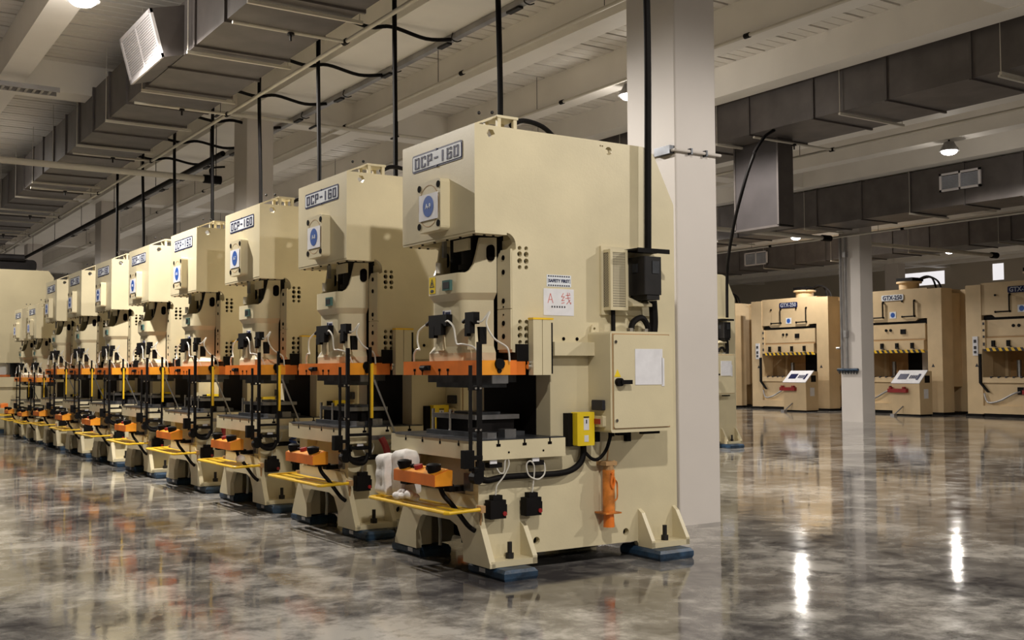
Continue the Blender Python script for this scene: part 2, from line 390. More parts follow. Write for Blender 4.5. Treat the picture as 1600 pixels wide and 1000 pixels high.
# motor bracket on top
A('top_bracket', MB().box(.235, .425, -.52, -.30, 3.425, 3.445).box(.24, .27, -.515, -.485, 3.34, 3.425).box(.385, .415, -.515, -.485, 3.34, 3.425).box(.24, .27, -.335, -.305, 3.34, 3.425).box(.385, .415, -.335, -.305, 3.34, 3.425), 'cream')
A('bracket_strip', MB().hull([(.04, -.50, 3.345), (.04, -.44, 3.345), (.24, -.44, 3.43), (.24, -.50, 3.43)], [(.04, -.50, 3.36), (.04, -.44, 3.36), (.24, -.44, 3.445), (.24, -.50, 3.445)]), 'cream')
A('air_hose', MB().tube([(.42, -.42, 3.40), (.55, -.40, 3.46), (.75, -.38, 3.44), (.95, -.3, 3.36), (1.0, -.25, 3.31)], 0.02), 'rubber', smooth=True)
tb = MB()
for y in (.33, .04): tb.box(.02, .06, y-.02, y+.02, 3.338, 3.352)
for p in ((.12, -.44), (.2, -.5)): tb.ball((p[0], p[1], 3.46), .014, .014, .014, 8, 5)
A('top_bolt', tb, 'black', split=True)
# model plate
mp_ = A('model_plate', MB().rbox(-0.006, 0.001, -0.398, 0.398, 3.106, 3.25, 0.02, 'x'), 'navy')
A('plate_face', MB().rbox(-0.0085, -0.004, -0.383, 0.383, 3.121, 3.235, 0.012, 'x'), 'plate_white', mp_)
A('lettering', block_text(MB(), 'OCP-160', -0.0085, 0, 3.178, 0.072, 0.088, 0.104), 'navy', mp_)
A('rivet', MB().box(-.01, -.003, -.012, .012, 3.236, 3.252).box(-.01, -.003, -.012, .012, 3.104, 3.12), 'navy', mp_, split=True)
# crank cover with paper badge
cv = A('crank_cover', MB().rbox(-0.085, 0.001, -0.205, 0.165, 2.585, 2.985, 0.03, 'x'), 'cream', label='raised square cover with paper badge')
cb = MB()
for y in (-.172, .132):
    for z in (2.635, 2.937): cb.cyl((-.089, y, z), (-.083, y, z), .027, 12)
A('cover_bolt', cb, 'hole', cv, split=True)
rg = MB()
rp = circle(-.02, 2.785, .165, 24); ri = circle(-.02, 2.785, .160, 24)
rg.prism(rp, 'x', -.0865, -.084, [ri[::-1]])
A('cover_ring', rg, 'cardboard', cv)
pb = A('paper_badge', MB().box(-.0905, -.0885, -.17, .13, 2.675, 2.88), 'paper', cv)
A('blue_disc', MB().prism(circle(-.02, 2.782, .083, 28), 'x', -.0925, -.0904), 'blue_ink', cv)
# sliding ram: guard, neck, foot, orange slide plate
def planprism(pts, z0, z1):
    return MB().prism(pts, 'z', z0, z1)
gp = [(.05, -.20), (.055, -.235), (.075, -.26), (.11, -.28), (.315, -.375), (.315, .375), (.11, .28), (.075, .26), (.055, .235), (.05, .20)]
npn = [(.085, -.185), (.09, -.215), (.11, -.24), (.14, -.255), (.315, -.33), (.315, .33), (.14, .255), (.11, .24), (.09, .215), (.085, .185)]
gz = MB().prism(gp, 'z', 2.10, 2.255)
gz.hull([(x, y, 2.10) for x, y in gp], [(x, y, 2.045) for x, y in npn])
g0 = A('ram_guard', gz, 'cream', smooth=True)
for sg in (-1, 1):
    q = MB()
    # side wing rising to the head, its front edge swept back
    def wing(off):
        L = []
        for x, z in ((.10, 2.255), (.13, 2.275), (.155, 2.32), (.175, 2.40), (.20, 2.525), (.315, 2.525), (.315, 2.255)):
            t = (x-.11)/(.315-.11); L.append((x, sg*(.28+t*.095-off), z))
        return L
    q.hull(wing(0), wing(.025))
    wg = A('guard_wing', q, 'cream')
    t = (.275-.11)/.205
    A('guard_slot', MB().prism(arc(.272, 2.44, .03, 0, 180, 6)+arc(.272, 2.375, .03, 180, 360, 6), 'y', sg*(.28+t*.095-.022), sg*(.28+t*.095+.014)), 'hole', wg)
A('ram_neck', MB().prism(npn, 'z', 1.66, 2.046), 'cream', smooth=True)
A('ram_foot', MB().hull([(x-.02, y*1.18, 1.578) for x, y in npn], [(x-.02, y*1.18, 1.64) for x, y in npn]).hull([(x-.02, y*1.18, 1.64) for x, y in npn], [(x, y, 1.69) for x, y in npn]), 'cream')
A('connecting_rod', MB().cyl((.28, -.02, 2.25), (.28, -.02, 2.62), .06, 16).cyl((.28, -.02, 2.30), (.28, -.02, 2.34), .085, 16), 'black', smooth=True)
A('rod_cover', MB().box(.16, .18, -.21, .02, 2.44, 2.53), 'cream')
A('slide_rail', MB().box(.10, .13, .07, .10, 2.40, 2.53), 'steel')
A('gauge_lamp', MB().cyl((.09, .14, 2.28), (.09, .14, 2.36), .022, 8), 'pipe_white')
A('back_shroud', MB().box(.34, .37, -.384, .384, 1.6, 2.60), 'rubber')
A('throat_panel', MB().box(.665, .70, -.384, .384, .95, 1.62), 'rubber')
ds = A('counter_display', MB().box(.028, .05, -.15, -.03, 2.125, 2.205), 'teal')
A('display_screen', MB().box(.026, .03, -.135, -.045, 2.14, 2.19), 'black', ds)
ONLY0 = [len(pp.parts)]
ws = A('warning_sticker', MB().box(.0475, .0505, .12, .215, 2.115, 2.245), 'bright_yellow')
A('warning_triangle', MB().prism([(.13, 2.165), (.205, 2.165), (.1675, 2.235)], 'x', .0465, .048, [[(.142, 2.172), (.1675, 2.222), (.193, 2.172)]]).box(.0465, .048, .16, .175, 2.178, 2.205).ball((.047, .168, 2.135), .001, .03, .014, 10, 4), 'ink', ws)
lb = A('ram_label', MB().box(.083, .0855, -.07, .06, 1.93, 1.975), 'paper')
A('label_print', MB().box(.0815, .0835, .03, .055, 1.935, 1.97).box(.0815, .0835, -.06, .015, 1.94, 1.962), 'navy', lb)
sp = A('slide_plate', MB().box(.015, .43, -.595, .595, 1.468, 1.578), 'orange')
tp_ = MB()
def tslot(mb, face, c, ztop, h=.05, w=.018):
    # inverted key-hole slot drawn as a shallow dark recess plug
    if face == 'x':
        x = c[0]; y = c[1]
        mb.box(x-.002, x+.01, y-w*.35, y+w*.35, ztop-h, ztop); mb.box(x-.002, x+.01, y-w, y+w, ztop-h, ztop-h+.02)
    else:
        x = c[0]; y = c[1]
        mb.box(x-w*.35, x+w*.35, y-.002, y+.01, ztop-h, ztop); mb.box(x-w, x+w, y-.002, y+.01, ztop-h, ztop-h+.02)
def slot_up(mb, face, c, z0, h=.05, w=.018):
    x, y = c
    if face == 'x':
        mb.box(x-.002, x+.01, y-w*.35, y+w*.35, z0, z0+h); mb.box(x-.002, x+.01, y-w, y+w, z0+h-.02, z0+h)
    else:
        mb.box(x-w*.35, x+w*.35, y-.002, y+.01, z0, z0+h); mb.box(x-w, x+w, y-.002, y+.01, z0+h-.02, z0+h)
for y in (.40, .27, -.01, -.14):
    tp_ = MB(); slot_up(tp_, 'x', (.015, y), 1.468); A('t_slot', tp_, 'hole', sp)
for x in (.14, .255):
    tp_ = MB(); slot_up(tp_, 'y', (x, -.595), 1.468); A('t_slot', tp_, 'hole', sp)
A('slide_latch', MB().box(-.005, .015, .13, .27, 1.505, 1.545).cyl((-.012, .17, 1.525), (-.012, .25, 1.525), .016, 8), 'rubber', sp)
A('slide_knob', MB().cyl((.19, -.62, 1.55), (.19, -.59, 1.55), .04, 14).cyl((.19, -.61, 1.50), (.19, -.59, 1.50), .018, 10), 'rubber', sp, smooth=True)
A('side_edge', MB().box(.016, .29, -.5985, -.594, 1.469, 1.577), 'amber', sp)
A('clamp_plate', MB().box(.13, .27, -.60, -.585, 1.405, 1.466), 'steel')
A('bellows_box', MB().box(.35, .46, -.60, -.39, 1.572, 1.70), 'rubber')
A('upper_die', MB().box(.10, .50, -.36, .33, 1.41, 1.467).box(.15, .45, -.30, .28, 1.37, 1.41), 'dark_steel')
# limit switches with white cables
for y0, z0, w_ in ((.06, 1.90, .15), (-.43, 1.90, .065)):
    s0 = MB().box(.03, .085, y0-w_, y0+w_*.9, z0-.05, z0+.04).box(.015, .06, y0-w_*.6, y0+w_*.1, z0-.12, z0-.03).cyl((.05, y0+w_, z0-.01), (.05, y0+w_+.05, z0-.03), .015, 8).box(.02, .06, y0+w_*.2, y0+w_*.75, z0-.14, z0-.05)
    if w_ < .1: s0.box(.09, .15, y0-.06, y0-.02, 1.70, 1.83)
    sw = A('limit_switch', s0, 'rubber')
    A('switch_stem', MB().hull([(.08, y0-.06, 1.66), (.08, y0+.06, 1.66), (.05, y0+.06, 1.66), (.05, y0-.06, 1.66)], [(.08, y0-.04, 1.82), (.08, y0+.04, 1.82), (.06, y0+.04, 1.82), (.06, y0-.04, 1.82)]), 'cream', sw)
A('white_cable', MB().tube([(.05, .28, 1.87), (.03, .36, 1.82), (.03, .38, 1.74), (.02, .33, 1.68), (.0, .29, 1.67), (.0, .33, 1.675), (.02, .42, 1.64), (.03, .44, 1.575)], .0075), 'cable_white', smooth=True)
A('white_cable', MB().tube([(.04, -.06, 1.88), (.02, -.14, 1.885), (.01, -.24, 1.83), (0, -.30, 1.71), (.0, -.40, 1.70), (.04, -.50, 1.67), (.08, -.54, 1.57)], .0075), 'cable_white', smooth=True)
A('white_cable', MB().tube([(.06, -.48, 1.87), (.09, -.52, 1.87), (.14, -.55, 1.94), (.11, -.55, 1.85), (.16, -.58, 1.74), (.25, -.62, 1.67), (.27, -.62, 1.57)], .0075), 'cable_white', smooth=True)
# gib strips
for sg in (-1, 1):
    y0, y1 = sorted((sg*.388, sg*.572))
    gi = A('gib_strip', MB().prism([(y0, 1.97), (y1, 1.97), (y1, 2.42), (y0+(.05 if sg < 0 else 0), 2.42), (y0, 2.36)] if sg > 0 else [(y0, 1.97), (y1, 1.97), (y1, 2.36), (y1-.05, 2.42), (y0, 2.42)], 'x', .312, .330).box(.312, .330, y0, y1, 1.66, 1.965), 'cream')
    gb = MB()
    for z, r in ((2.36, .02), (2.25, .02), (2.03, .02), (1.985, .007), (1.925, .007), (1.86, .02), (1.76, .02)):
        gb.cyl((.308, sg*.475, z), (.318, sg*.475, z), r, 10)
    A('gib_bolt', gb, 'hole', gi, split=True)
# door guard post
gd = A('guard_post', MB().box(.455, .535, -.665, -.60, 1.466, 1.885).box(.541, .62, -.665, -.60, 1.466, 1.885), 'cream', split=True)
A('post_cap', MB().box(.452, .64, -.668, -.598, 1.885, 1.90), 'yellow', gd)
A('post_track', MB().box(.624, .652, -.64, -.575, 1.475, 1.865), 'rubber', gd)
A('post_clamp', MB().cyl((.43, -.62, 1.53), (.455, -.62, 1.53), .02, 8).cyl((.43, -.63, 1.56), (.455, -.63, 1.56), .014, 8), 'chrome', gd)
br = A('guard_bar', MB().box(.655, 1.065, -.66, -.575, 1.614, 1.718), 'cream')
A('bar_bolt', MB().cyl((.80, -.58, 1.745), (.80, -.57, 1.745), .014, 10).cyl((.93, -.58, 1.745), (.93, -.57, 1.745), .014, 10), 'hole', br, split=True)
# stickers on the side
sf_i = len(pp.parts)
sf = A('safety_sticker', MB().box(.643, .876, -.5775, -.5745, 2.148, 2.24), 'plate_white')
dm = MB()
for k in range(10):
    for z in (2.229, 2.158): dm.box(.655+k*.0215, .668+k*.0215, -.579, -.577, z-.005, z+.005)
dm.box(.653, .656, -.579, -.577, 2.175, 2.212).box(.864, .867, -.579, -.577, 2.175, 2.212)
A('sticker_border', dm, 'ink', sf, stuff=True)
A('sticker_text', text_mesh('sticker_text', 'SAFETY FIRST', .033, 'navy', (.76, -.5785, 2.193), (1, 0, 0), (0, 0, 1), .001, bold=.0012), 'navy', sf)
ONLY0.append(sf_i); ONLY0.append(len(pp.parts))
sn = A('line_sign', MB().box(.612, .90, -.5785, -.5745, 1.925, 2.132), 'paper')
st = MB()
def stroke(mb, pts, y=-.5795, w=.005):
    for (a, b), (c, d) in zip(pts, pts[1:]):
        dx, dz = c-a, d-b; l = math.hypot(dx, dz); nx, nz = -dz/l*w/2, dx/l*w/2
        mb.hull([(a+nx, y, b+nz), (c+nx, y, d+nz), (c-nx, y, d-nz), (a-nx, y, b-nz)], [(a+nx, y+.0012, b+nz), (c+nx, y+.0012, d+nz), (c-nx, y+.0012, d-nz), (a-nx, y+.0012, b-nz)])
stroke(st, [(.652, 2.02), (.676, 2.095), (.70, 2.02)]); stroke(st, [(.662, 2.047), (.69, 2.047)])
X_, Z_ = .78, 2.015
for pl in ([(.02, .085), (.0, .055), (.03, .058), (.002, .025), (.03, .03)], [(0, .005), (.03, .012)], [(.042, .068), (.085, .072)], [(.04, .045), (.088, .05)],
           [(.058, .09), (.066, .04), (.09, .0), (.092, .016)], [(.085, .035), (.05, .0)], [(.074, .088), (.082, .078)]):
    stroke(st, [(X_+a, Z_+b) for a, b in pl])
A('sign_characters', st, 'red_ink', sn, stuff=True)
ft = MB()
for k in range(6): ft.box(.685+k*.024, .697+k*.024, -.5797, -.578, 1.985, 1.999)
A('sign_small_print', ft, 'ink', sn, stuff=True)
# electrical cabinet
cx0, cx1, cy0, cz0, cz1 = 1.037, 1.67, -.858, 1.02, 1.80
ca = A('electrical_cabinet', MB().rbox(cx0, cx1, cy0, -.575, cz0, cz1, .022, 'y', 3), 'cream', label='cream switch cabinet')
dr = A('cabinet_door', MB().rbox(cx0+.025, cx1-.045, cy0-.012, cy0+.002, cz0+.035, cz1-.025, .012, 'y', 2), 'cream', ca)
A('door_seam', MB().prism([(cx0+.018, cz0+.028), (cx1-.038, cz0+.028), (cx1-.038, cz1-.018), (cx0+.018, cz1-.018)], 'y', cy0-.003, cy0+.001, [[(cx0+.026, cz0+.036), (cx1-.046, cz0+.036), (cx1-.046, cz1-.026), (cx0+.026, cz1-.026)][::-1]]), 'cardboard', ca)
A('door_lock', MB().cyl((1.078, cy0-.02, 1.718), (1.078, cy0, 1.718), .013, 10).cyl((1.083, cy0-.02, 1.114), (1.083, cy0, 1.114), .013, 10), 'chrome', ca, split=True)
A('rotary_handle', MB().cyl((1.10, cy0-.05, 1.408), (1.10, cy0, 1.408), .032, 14).box(1.10, 1.205, cy0-.062, cy0-.035, 1.392, 1.424), 'rubber', ca, smooth=True)
wt = A('warning_triangle', MB().prism([(1.063, 1.448), (1.127, 1.448), (1.095, 1.505)], 'y', cy0-.0145, cy0-.011), 'bright_yellow', ca)
A('paper_sheet', MB().box(1.27, 1.55, cy0-.0155, cy0-.0125, 1.385, 1.665).hull([(1.54, cy0-.0155, 1.372), (1.568, cy0-.0155, 1.372), (1.568, cy0-.0155, 1.59), (1.54, cy0-.0155, 1.60)], [(1.54, cy0-.0125, 1.372), (1.568, cy0-.0125, 1.372), (1.568, cy0-.0125, 1.59), (1.54, cy0-.0125, 1.60)]), 'paper', ca)
A('power_meter', MB().rbox(cx0-.03, cx0+.001, -.79, -.655, 1.19, 1.27, .01, 'x', 2), 'ink', ca)
rs = A('main_switch_box', MB().rbox(cx0-.03, cx0+.001, -.795, -.66, 1.063, 1.148, .01, 'x', 2), 'cream', ca)
A('red_switch', MB().box(cx0-.042, cx0-.028, -.765, -.69, 1.085, 1.125), 'red', ca)
A('cable_gland', MB().cyl((1.15, -.72, .985), (1.15, -.72, 1.022), .025, 10).box(1.20, 1.32, -.75, -.70, .99, 1.021).box(1.44, 1.62, -.75, -.71, .992, 1.021).box(1.39, 1.43, -.62, -.575, .93, 1.0).box(1.06, 1.10, -.64, -.575, .94, 1.02), 'rubber', ca, split=True)
A('lifting_lug', MB().prism([(1.05, 1.79), (1.13, 1.79)]+arc(1.09, 1.83, .035, 0, 180, 6), 'y', -.60, -.575, [circle(1.085, 1.828, .012, 8)[::-1]]), 'cream', ca)
# drive with resistor cage
bk = A('drive_backplate', MB().box(1.157, 1.75, -.60, -.575, 1.94, 2.49), 'cream')
A('resistor_cage', MB().box(1.18, 1.355, -.689, -.665, 2.435, 2.458).box(1.18, 1.355, -.689, -.665, 1.975, 2.0).box(1.18, 1.203, -.689, -.665, 1.975, 2.458).box(1.333, 1.356, -.689, -.665, 1.975, 2.458)
  .box(1.18, 1.203, -.60, -.58, 1.975, 2.458).box(1.18, 1.203, -.689, -.58, 2.435, 2.458).box(1.18, 1.203, -.689, -.58, 1.975, 2.0), 'cream', bk)
A('cage_mesh', MB().box(1.195, 1.34, -.684, -.680, 1.99, 2.445).box(1.184, 1.188, -.68, -.585, 1.99, 2.445), 'mesh', bk)
A('drive_unit', MB().rbox(1.43, 1.61, -.807, -.60, 2.10, 2.405, .012, 'z', 2).box(1.46, 1.59, -.80, -.60, 2.06, 2.10), 'black', bk)
A('drive_panel', MB().box(1.51, 1.58, -.812, -.806, 2.27, 2.37).box(1.425, 1.431, -.72, -.66, 2.28, 2.35), 'dark_steel', bk, split=True)
A('drive_roof', MB().box(1.36, 1.69, -.81, -.60, 2.452, 2.466).box(1.36, 1.69, -.815, -.805, 2.432, 2.468), 'rubber', bk)
A('drive_shelf', MB().hull([(1.38, -.72, 2.01), (1.58, -.72, 2.01), (1.58, -.6, 2.01), (1.38, -.6, 2.01)], [(1.38, -.72, 2.03), (1.58, -.72, 2.03), (1.58, -.6, 2.09), (1.38, -.6, 2.09)]), 'cream', bk)
A('drive_cable', MB().tube([(1.62, -.68, 2.06), (1.63, -.68, 1.9), (1.62, -.68, 1.79)], .035).tube([(1.40, -.66, 1.79), (1.42, -.67, 1.88), (1.5, -.68, 1.92), (1.57, -.67, 1.86), (1.58, -.67, 1.79)], .025).tube([(1.25, -.63, 1.98), (1.25, -.63, 1.79)], .018), 'rubber', bk, smooth=True, split=True)
A('cable_nut', MB().cyl((1.40, -.66, 1.80), (1.40, -.66, 1.835), .035, 8).cyl((1.52, -.70, 1.80), (1.52, -.70, 1.83), .035, 8), 'chrome', bk, split=True)
# yellow junction box and conduit
yb = A('junction_box', MB().box(.79, .99, -.64, -.575, .915, 1.17), 'rubber')
A('yellow_cover', MB().rbox(.835, 1.0, -.70, -.62, .92, 1.178, .008, 'y', 2), 'bright_yellow', yb)
A('cover_sticker', MB().box(.895, .945, -.703, -.70, 1.04, 1.13).box(.90, .94, -.703, -.70, .95, 1.0), 'paper', yb, split=True)
A('cover_marks', MB().box(.895, .945, -.7045, -.70, 1.135, 1.145).box(.915, .925, -.7045, -.703, 1.09, 1.12), 'ink', yb, stuff=True)
A('conduit', MB().tube([(.95, -.62, .93), (.95, -.62, .86), (.92, -.625, .79), (.83, -.63, .735), (.70, -.63, .715), (.46, -.63, .716), (.20, -.63, .715), (.05, -.64, .70), (-.03, -.66, .74), (-.05, -.68, .80)], .024, 10), 'rubber', smooth=True)
A('conduit', MB().tube([(.97, -.62, .86), (1.02, -.64, .81), (1.08, -.65, .81), (1.13, -.68, .88), (1.15, -.71, .99)], .014, 8), 'rubber', smooth=True)
# orange hand pump (lubricator) on the side
lu = A('lubricator', MB().cyl((1.165, -.66, .385), (1.165, -.66, .72), .048, 18), 'rust_orange', smooth=True)
A('pump_top', MB().box(1.11, 1.22, -.70, -.575, .755, .785).cyl((1.165, -.66, .72), (1.165, -.66, .76), .04, 12).cyl((1.20, -.66, .76), (1.23, -.66, .775), .02, 8), 'cardboard', lu)
A('pump_bracket', MB().hull([(1.09, -.575, .38), (1.245, -.575, .38), (1.245, -.72, .38), (1.09, -.72, .38)], [(1.09, -.575, .392), (1.245, -.575, .392), (1.245, -.72, .392), (1.09, -.72, .392)]), 'rust_orange', lu)
A('pump_bowl', MB().cyl((1.165, -.66, .275), (1.165, -.66, .38), .045, 14, .04), 'orange', lu, smooth=True)
A('pump_handle', MB().tube([(1.205, -.66, .64), (1.235, -.66, .63), (1.25, -.66, .6), (1.25, -.66, .5), (1.235, -.66, .48), (1.21, -.66, .46)], .007, 6), 'rust_orange', lu, smooth=True)
A('pump_chain', MB().tube([(1.17, -.63, .76), (1.175, -.64, .85), (1.18, -.65, .99)], .006, 5), 'cardboard', lu)
A('pump_lever', MB().tube([(1.155, -.712, .70), (1.18, -.715, .64), (1.165, -.715, .58), (1.15, -.712, .62), (1.165, -.712, .70)], .010, 6), 'orange', lu, smooth=True)
# hanging pendant switches
for k, (x, loop) in enumerate(((.135, 1), (.45, -1))):
    hx = MB().box(x-.075, x+.06, -.68, -.60, .42, .555).box(x-.045, x+.035, -.67, -.61, .555, .59).box(x+.06, x+.075, -.67, -.61, .44, .52)
    hg = A('pendant_switch', hx, 'rubber')
    A('switch_button', MB().cyl((x+.045, -.69, .455), (x+.045, -.68, .455), .017, 10), 'red', hg)
    if k == 0:
        tb_ = MB().tube([(x-.01, -.645, .59), (x, -.65, .66), (x+.05, -.66, .72), (x+.09, -.67, .80), (x+.085, -.67, .85), (x+.06, -.67, .84), (x+.05, -.67, .76), (x+.02, -.66, .75), (x-.01, -.65, .80)], .006, 6)
    else:
        tb_ = MB().tube([(x, -.645, .59), (x+.01, -.65, .68), (x+.01, -.66, .78), (x-.03, -.67, .825), (x-.06, -.66, .80), (x-.04, -.66, .72), (x+.04, -.66, .685), (x+.10, -.66, .72), (x+.11, -.65, .79), (x+.09, -.64, .82)], .006, 6)
    A('pendant_cable', tb_, 'cable_white', hg, smooth=True)
    mx = x-.02 if k == 0 else x+.04
    A('switch_holder', MB().box(mx-.05, mx+.06, -.66, -.60, .79, .825), 'rubber', hg)
    A('holder_label', MB().box(mx-.05, mx+.01, -.668, -.655, .82, .85), 'paper', hg)
# bolster table
tb = A('bolster_table', MB().box(-.055, .735, -.68, .68, .85, .99), 'cream')
A('table_top', MB().box(-.05, .73, -.675, .675, .989, .999), 'dark_steel', tb)
ts = MB()
for y in (.42, .14, -.14, -.42):
    ts = MB(); tslot(ts, 'x', (-.055, y), .995, .05, .012); A('t_slot', ts, 'hole', tb)
for x in (.13, .36, .59):
    ts = MB(); tslot(ts, 'y', (x, -.68), .995, .05, .018); A('t_slot', ts, 'hole', tb)
tg = MB()
for y in (.42, .14, -.14, -.42): tg.box(-.05, .72, y-.008, y+.008, .999, .9995)
A('slot_groove', tg, 'hole', tb, split=True)
A('table_hole', MB().cyl((.22, -.683, .90), (.22, -.679, .90), .008, 8).cyl((.53, -.683, .90), (.53, -.679, .90), .008, 8), 'hole', tb, split=True)
A('table_rail', MB().box(-.06, -.05, -.60, .60, .985, 1.001), 'steel', tb)
# base
wallp = [(-.745, .08), (-.745, .11), (-.60, .39), (-.574, .50), (-.50, .58), (.50, .58), (.574, .50), (.60, .39), (.745, .11), (.745, .08), (.37, .08), (.375, .22), (.30, .34), (.26, .362), (-.17, .368), (-.28, .335), (-.368, .21), (-.368, .08)]
A('front_wall', MB().prism(wallp, 'x', .012, .06), 'cream')
A('recess_wall', MB().hull([(.14, -.56, .86), (.14, .56, .86), (.17, .56, .86), (.17, -.56, .86)], [(.03, -.56, .50), (.03, .56, .50), (.06, .56, .50), (.06, -.56, .50)]), 'cream')
A('base_shade_panel', MB().box(.45, .50, -.523, .523, .14, .9), 'rubber')  # black panel added so the hollow base reads as deep shade
A('light_block_pan', MB().box(.46, 1.90, -.523, .523, .128, .14), 'rubber')  # pan added to stop light leaking through under the press
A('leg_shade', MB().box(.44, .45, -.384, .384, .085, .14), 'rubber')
A('drain_pipe', MB().tube([(.2, .33, .36), (.2, .31, .22), (.18, .28, .10)], .014, 6), 'cable_white')
for sg in (-1, 1):
    for x0, x1, top in ((.385, .425, .37), (1.53, 1.565, .38), (1.895, 1.93, .38)):
        A('gusset', MB().prism([(sg*.575, top), (sg*.62, top-.03), (sg*.745, .14), (sg*.745, .085), (sg*.575, .085)], 'x', x0, x1), 'cream')
    for x0, x1 in ((.03, .425), (1.53, 1.93)):
        fp = A('foot_plate', MB().box(x0, x1, sg*.575, sg*.745, .082, .125), 'cream')
        A('anchor_bolt', MB().cyl((x0+.2, sg*.67, .125), (x0+.2, sg*.67, .165), .032, 6).cyl((x0+.2, sg*.67, .165), (x0+.2, sg*.67, .245), .018, 8), 'black', fp)
    for x0, x1 in ((.05, .34), (1.50, 1.854)):
        A('levelling_pad', MB().hull([(x0+.01, sg*.38, .0), (x1-.01, sg*.38, .0), (x1-.01, sg*.868, 0), (x0+.01, sg*.868, 0)], [(x0, sg*.38, .02), (x1, sg*.38, .02), (x1, sg*.875, .02), (x0, sg*.875, .02)])
          .hull([(x0, sg*.38, .02), (x1, sg*.38, .02), (x1, sg*.875, .02), (x0, sg*.875, .02)], [(x0, sg*.38, .055), (x1, sg*.38, .055), (x1, sg*.875, .055), (x0, sg*.875, .055)])
          .hull([(x0, sg*.38, .055), (x1, sg*.38, .055), (x1, sg*.875, .055), (x0, sg*.875, .055)], [(x0+.02, sg*.39, .082), (x1-.02, sg*.39, .082), (x1-.02, sg*.86, .078), (x0+.02, sg*.86, .078)]), 'pad_blue', label='blue rubber pad under the foot')
A('pad_label', MB().box(.046, .0495, -.62, -.54, .03, .06).box(.046, .0495, .5, .58, .03, .06), 'paper', split=True)
# two-hand control console on its arm
co = A('control_console', MB().prism([(-.27, .655), (-.12, .655), (-.12, .768), (-.15, .775), (-.27, .737)], 'y', -.44, .215), 'orange', label='orange two-hand control console')
A('console_cover', MB().hull([(-.268, -.43, .7395), (-.152, -.43, .7765), (-.152, .205, .7765), (-.268, .205, .7395)], [(-.268, -.43, .742), (-.152, -.43, .779), (-.152, .205, .779), (-.268, .205, .742)]), 'amber', co)
A('console_side', MB().prism([(-.268, .657), (-.122, .657), (-.122, .766), (-.15, .773), (-.268, .735)], 'y', -.4425, -.439), 'amber', co)
cbm = MB()
for y in (-.34, .12): A('palm_button', MB().cyl((-.215, y, .755), (-.225, y, .80), .05, 14, .058).ball((-.226, y, .80), .056, .056, .022, 12, 5), 'rubber', co, smooth=True)
cc = MB()
for y in (-.22, -.02, .03): cc.cyl((-.20, y, .757), (-.207, y, .785), .018, 10)
A('selector_knob', cc, 'rubber', co, split=True)
A('stop_button', MB().cyl((-.205, -.08, .755), (-.213, -.08, .79), .034, 14), 'red', co, smooth=True)
A('console_arm', MB().box(-.18, -.06, -.36, -.28, .63, .656).box(-.1, .08, -.36, -.28, .60, .64).box(-.24, -.14, .05, .16, .63, .656), 'rubber', co, split=True)
A('console_cable', MB().tube([(-.15, -.30, .655), (-.14, -.34, .58), (-.10, -.42, .50), (-.03, -.50, .37), (.0, -.56, .33)], .018, 8), 'rubber', co, smooth=True)
A('console_bracket', MB().box(.0, .06, -.50, -.40, .61, .74), 'steel', co)
# yellow parts shelf
sh = A('parts_shelf', MB().tube([(.015, -.645, .495), (-.28, -.66, .488), (-.30, -.64, .488), (-.30, .57, .488), (-.28, .595, .488), (.015, .58, .495)], .013, 8, smooth=False), 'yellow', label='yellow tubular shelf')
A('shelf_slat', MB().box(-.265, -.215, -.64, .58, .484, .49).box(-.18, -.12, -.62, .57, .484, .492).box(-.08, -.02, -.62, .57, .484, .492), 'yellow', sh, split=True)
A('shelf_bracket', MB().box(-.01, .03, -.66, -.60, .47, .52).box(-.01, .03, .56, .60, .47, .52).tube([(.02, -.62, .47), (.02, -.6, .36)], .008, 6), 'cardboard', sh, split=True)
# black light-curtain arm at the front corner
la = A('light_curtain', MB().box(-.06, -.03, -.715, -.685, .76, 1.71), 'rubber', label='black light-curtain post')
A('curtain_arm', MB().hull([(-.13, -.71, .78), (-.11, -.71, .78), (-.11, -.69, .78), (-.13, -.69, .78)], [(-.13, -.71, 1.54), (-.11, -.71, 1.54), (-.11, -.69, 1.54), (-.13, -.69, 1.54)]).box(-.135, -.04, -.71, -.69, 1.36, 1.39).box(-.135, -.04, -.71, -.69, 1.06, 1.09).box(-.135, -.03, -.72, -.68, .86, .89), 'rubber', la)
A('curtain_hinge', MB().box(-.18, -.10, -.72, -.66, .80, .93).box(-.10, -.02, -.72, -.68, .74, .80).cyl((-.07, -.73, .73), (-.07, -.66, .73), .045, 12).box(-.02, .0, -.70, -.60, .78, .84), 'rubber', la)
A('curtain_screws', MB().ball((-.085, -.72, 1.375), .01, .008, .01, 6, 4).ball((-.045, -.72, 1.375), .01, .008, .01, 6, 4).ball((-.085, -.72, 1.075), .01, .008, .01, 6, 4).ball((-.045, -.72, 1.075), .01, .008, .01, 6, 4), 'chrome', la, stuff=True)
# second post with yellow emitter (absent on the nearest press)
SECOND = []
i1 = A('curtain_post', MB().box(.14, .165, -.76, -.735, .73, 1.72).box(-.04, .14, -.75, -.735, .80, .83).box(-.04, .14, -.75, -.735, .92, .945), 'rubber'); SECOND.append(i1)
SECOND.append(A('yellow_emitter', MB().box(.146, .168, -.785, -.757, 1.08, 1.57), 'yellow', i1))
SECOND.append(A('steel_strut', MB().cyl((.20, -.74, 1.42), (.42, -.72, .93), .01, 8).box(.16, .45, -.75, -.71, .88, .92), 'steel', i1))
SECOND.append(A('loop_hose', MB().tube([(.15, -.72, .76), (.10, -.73, .68), (.0, -.73, .69), (-.05, -.71, .76)], .022, 8), 'rubber', i1, smooth=True))

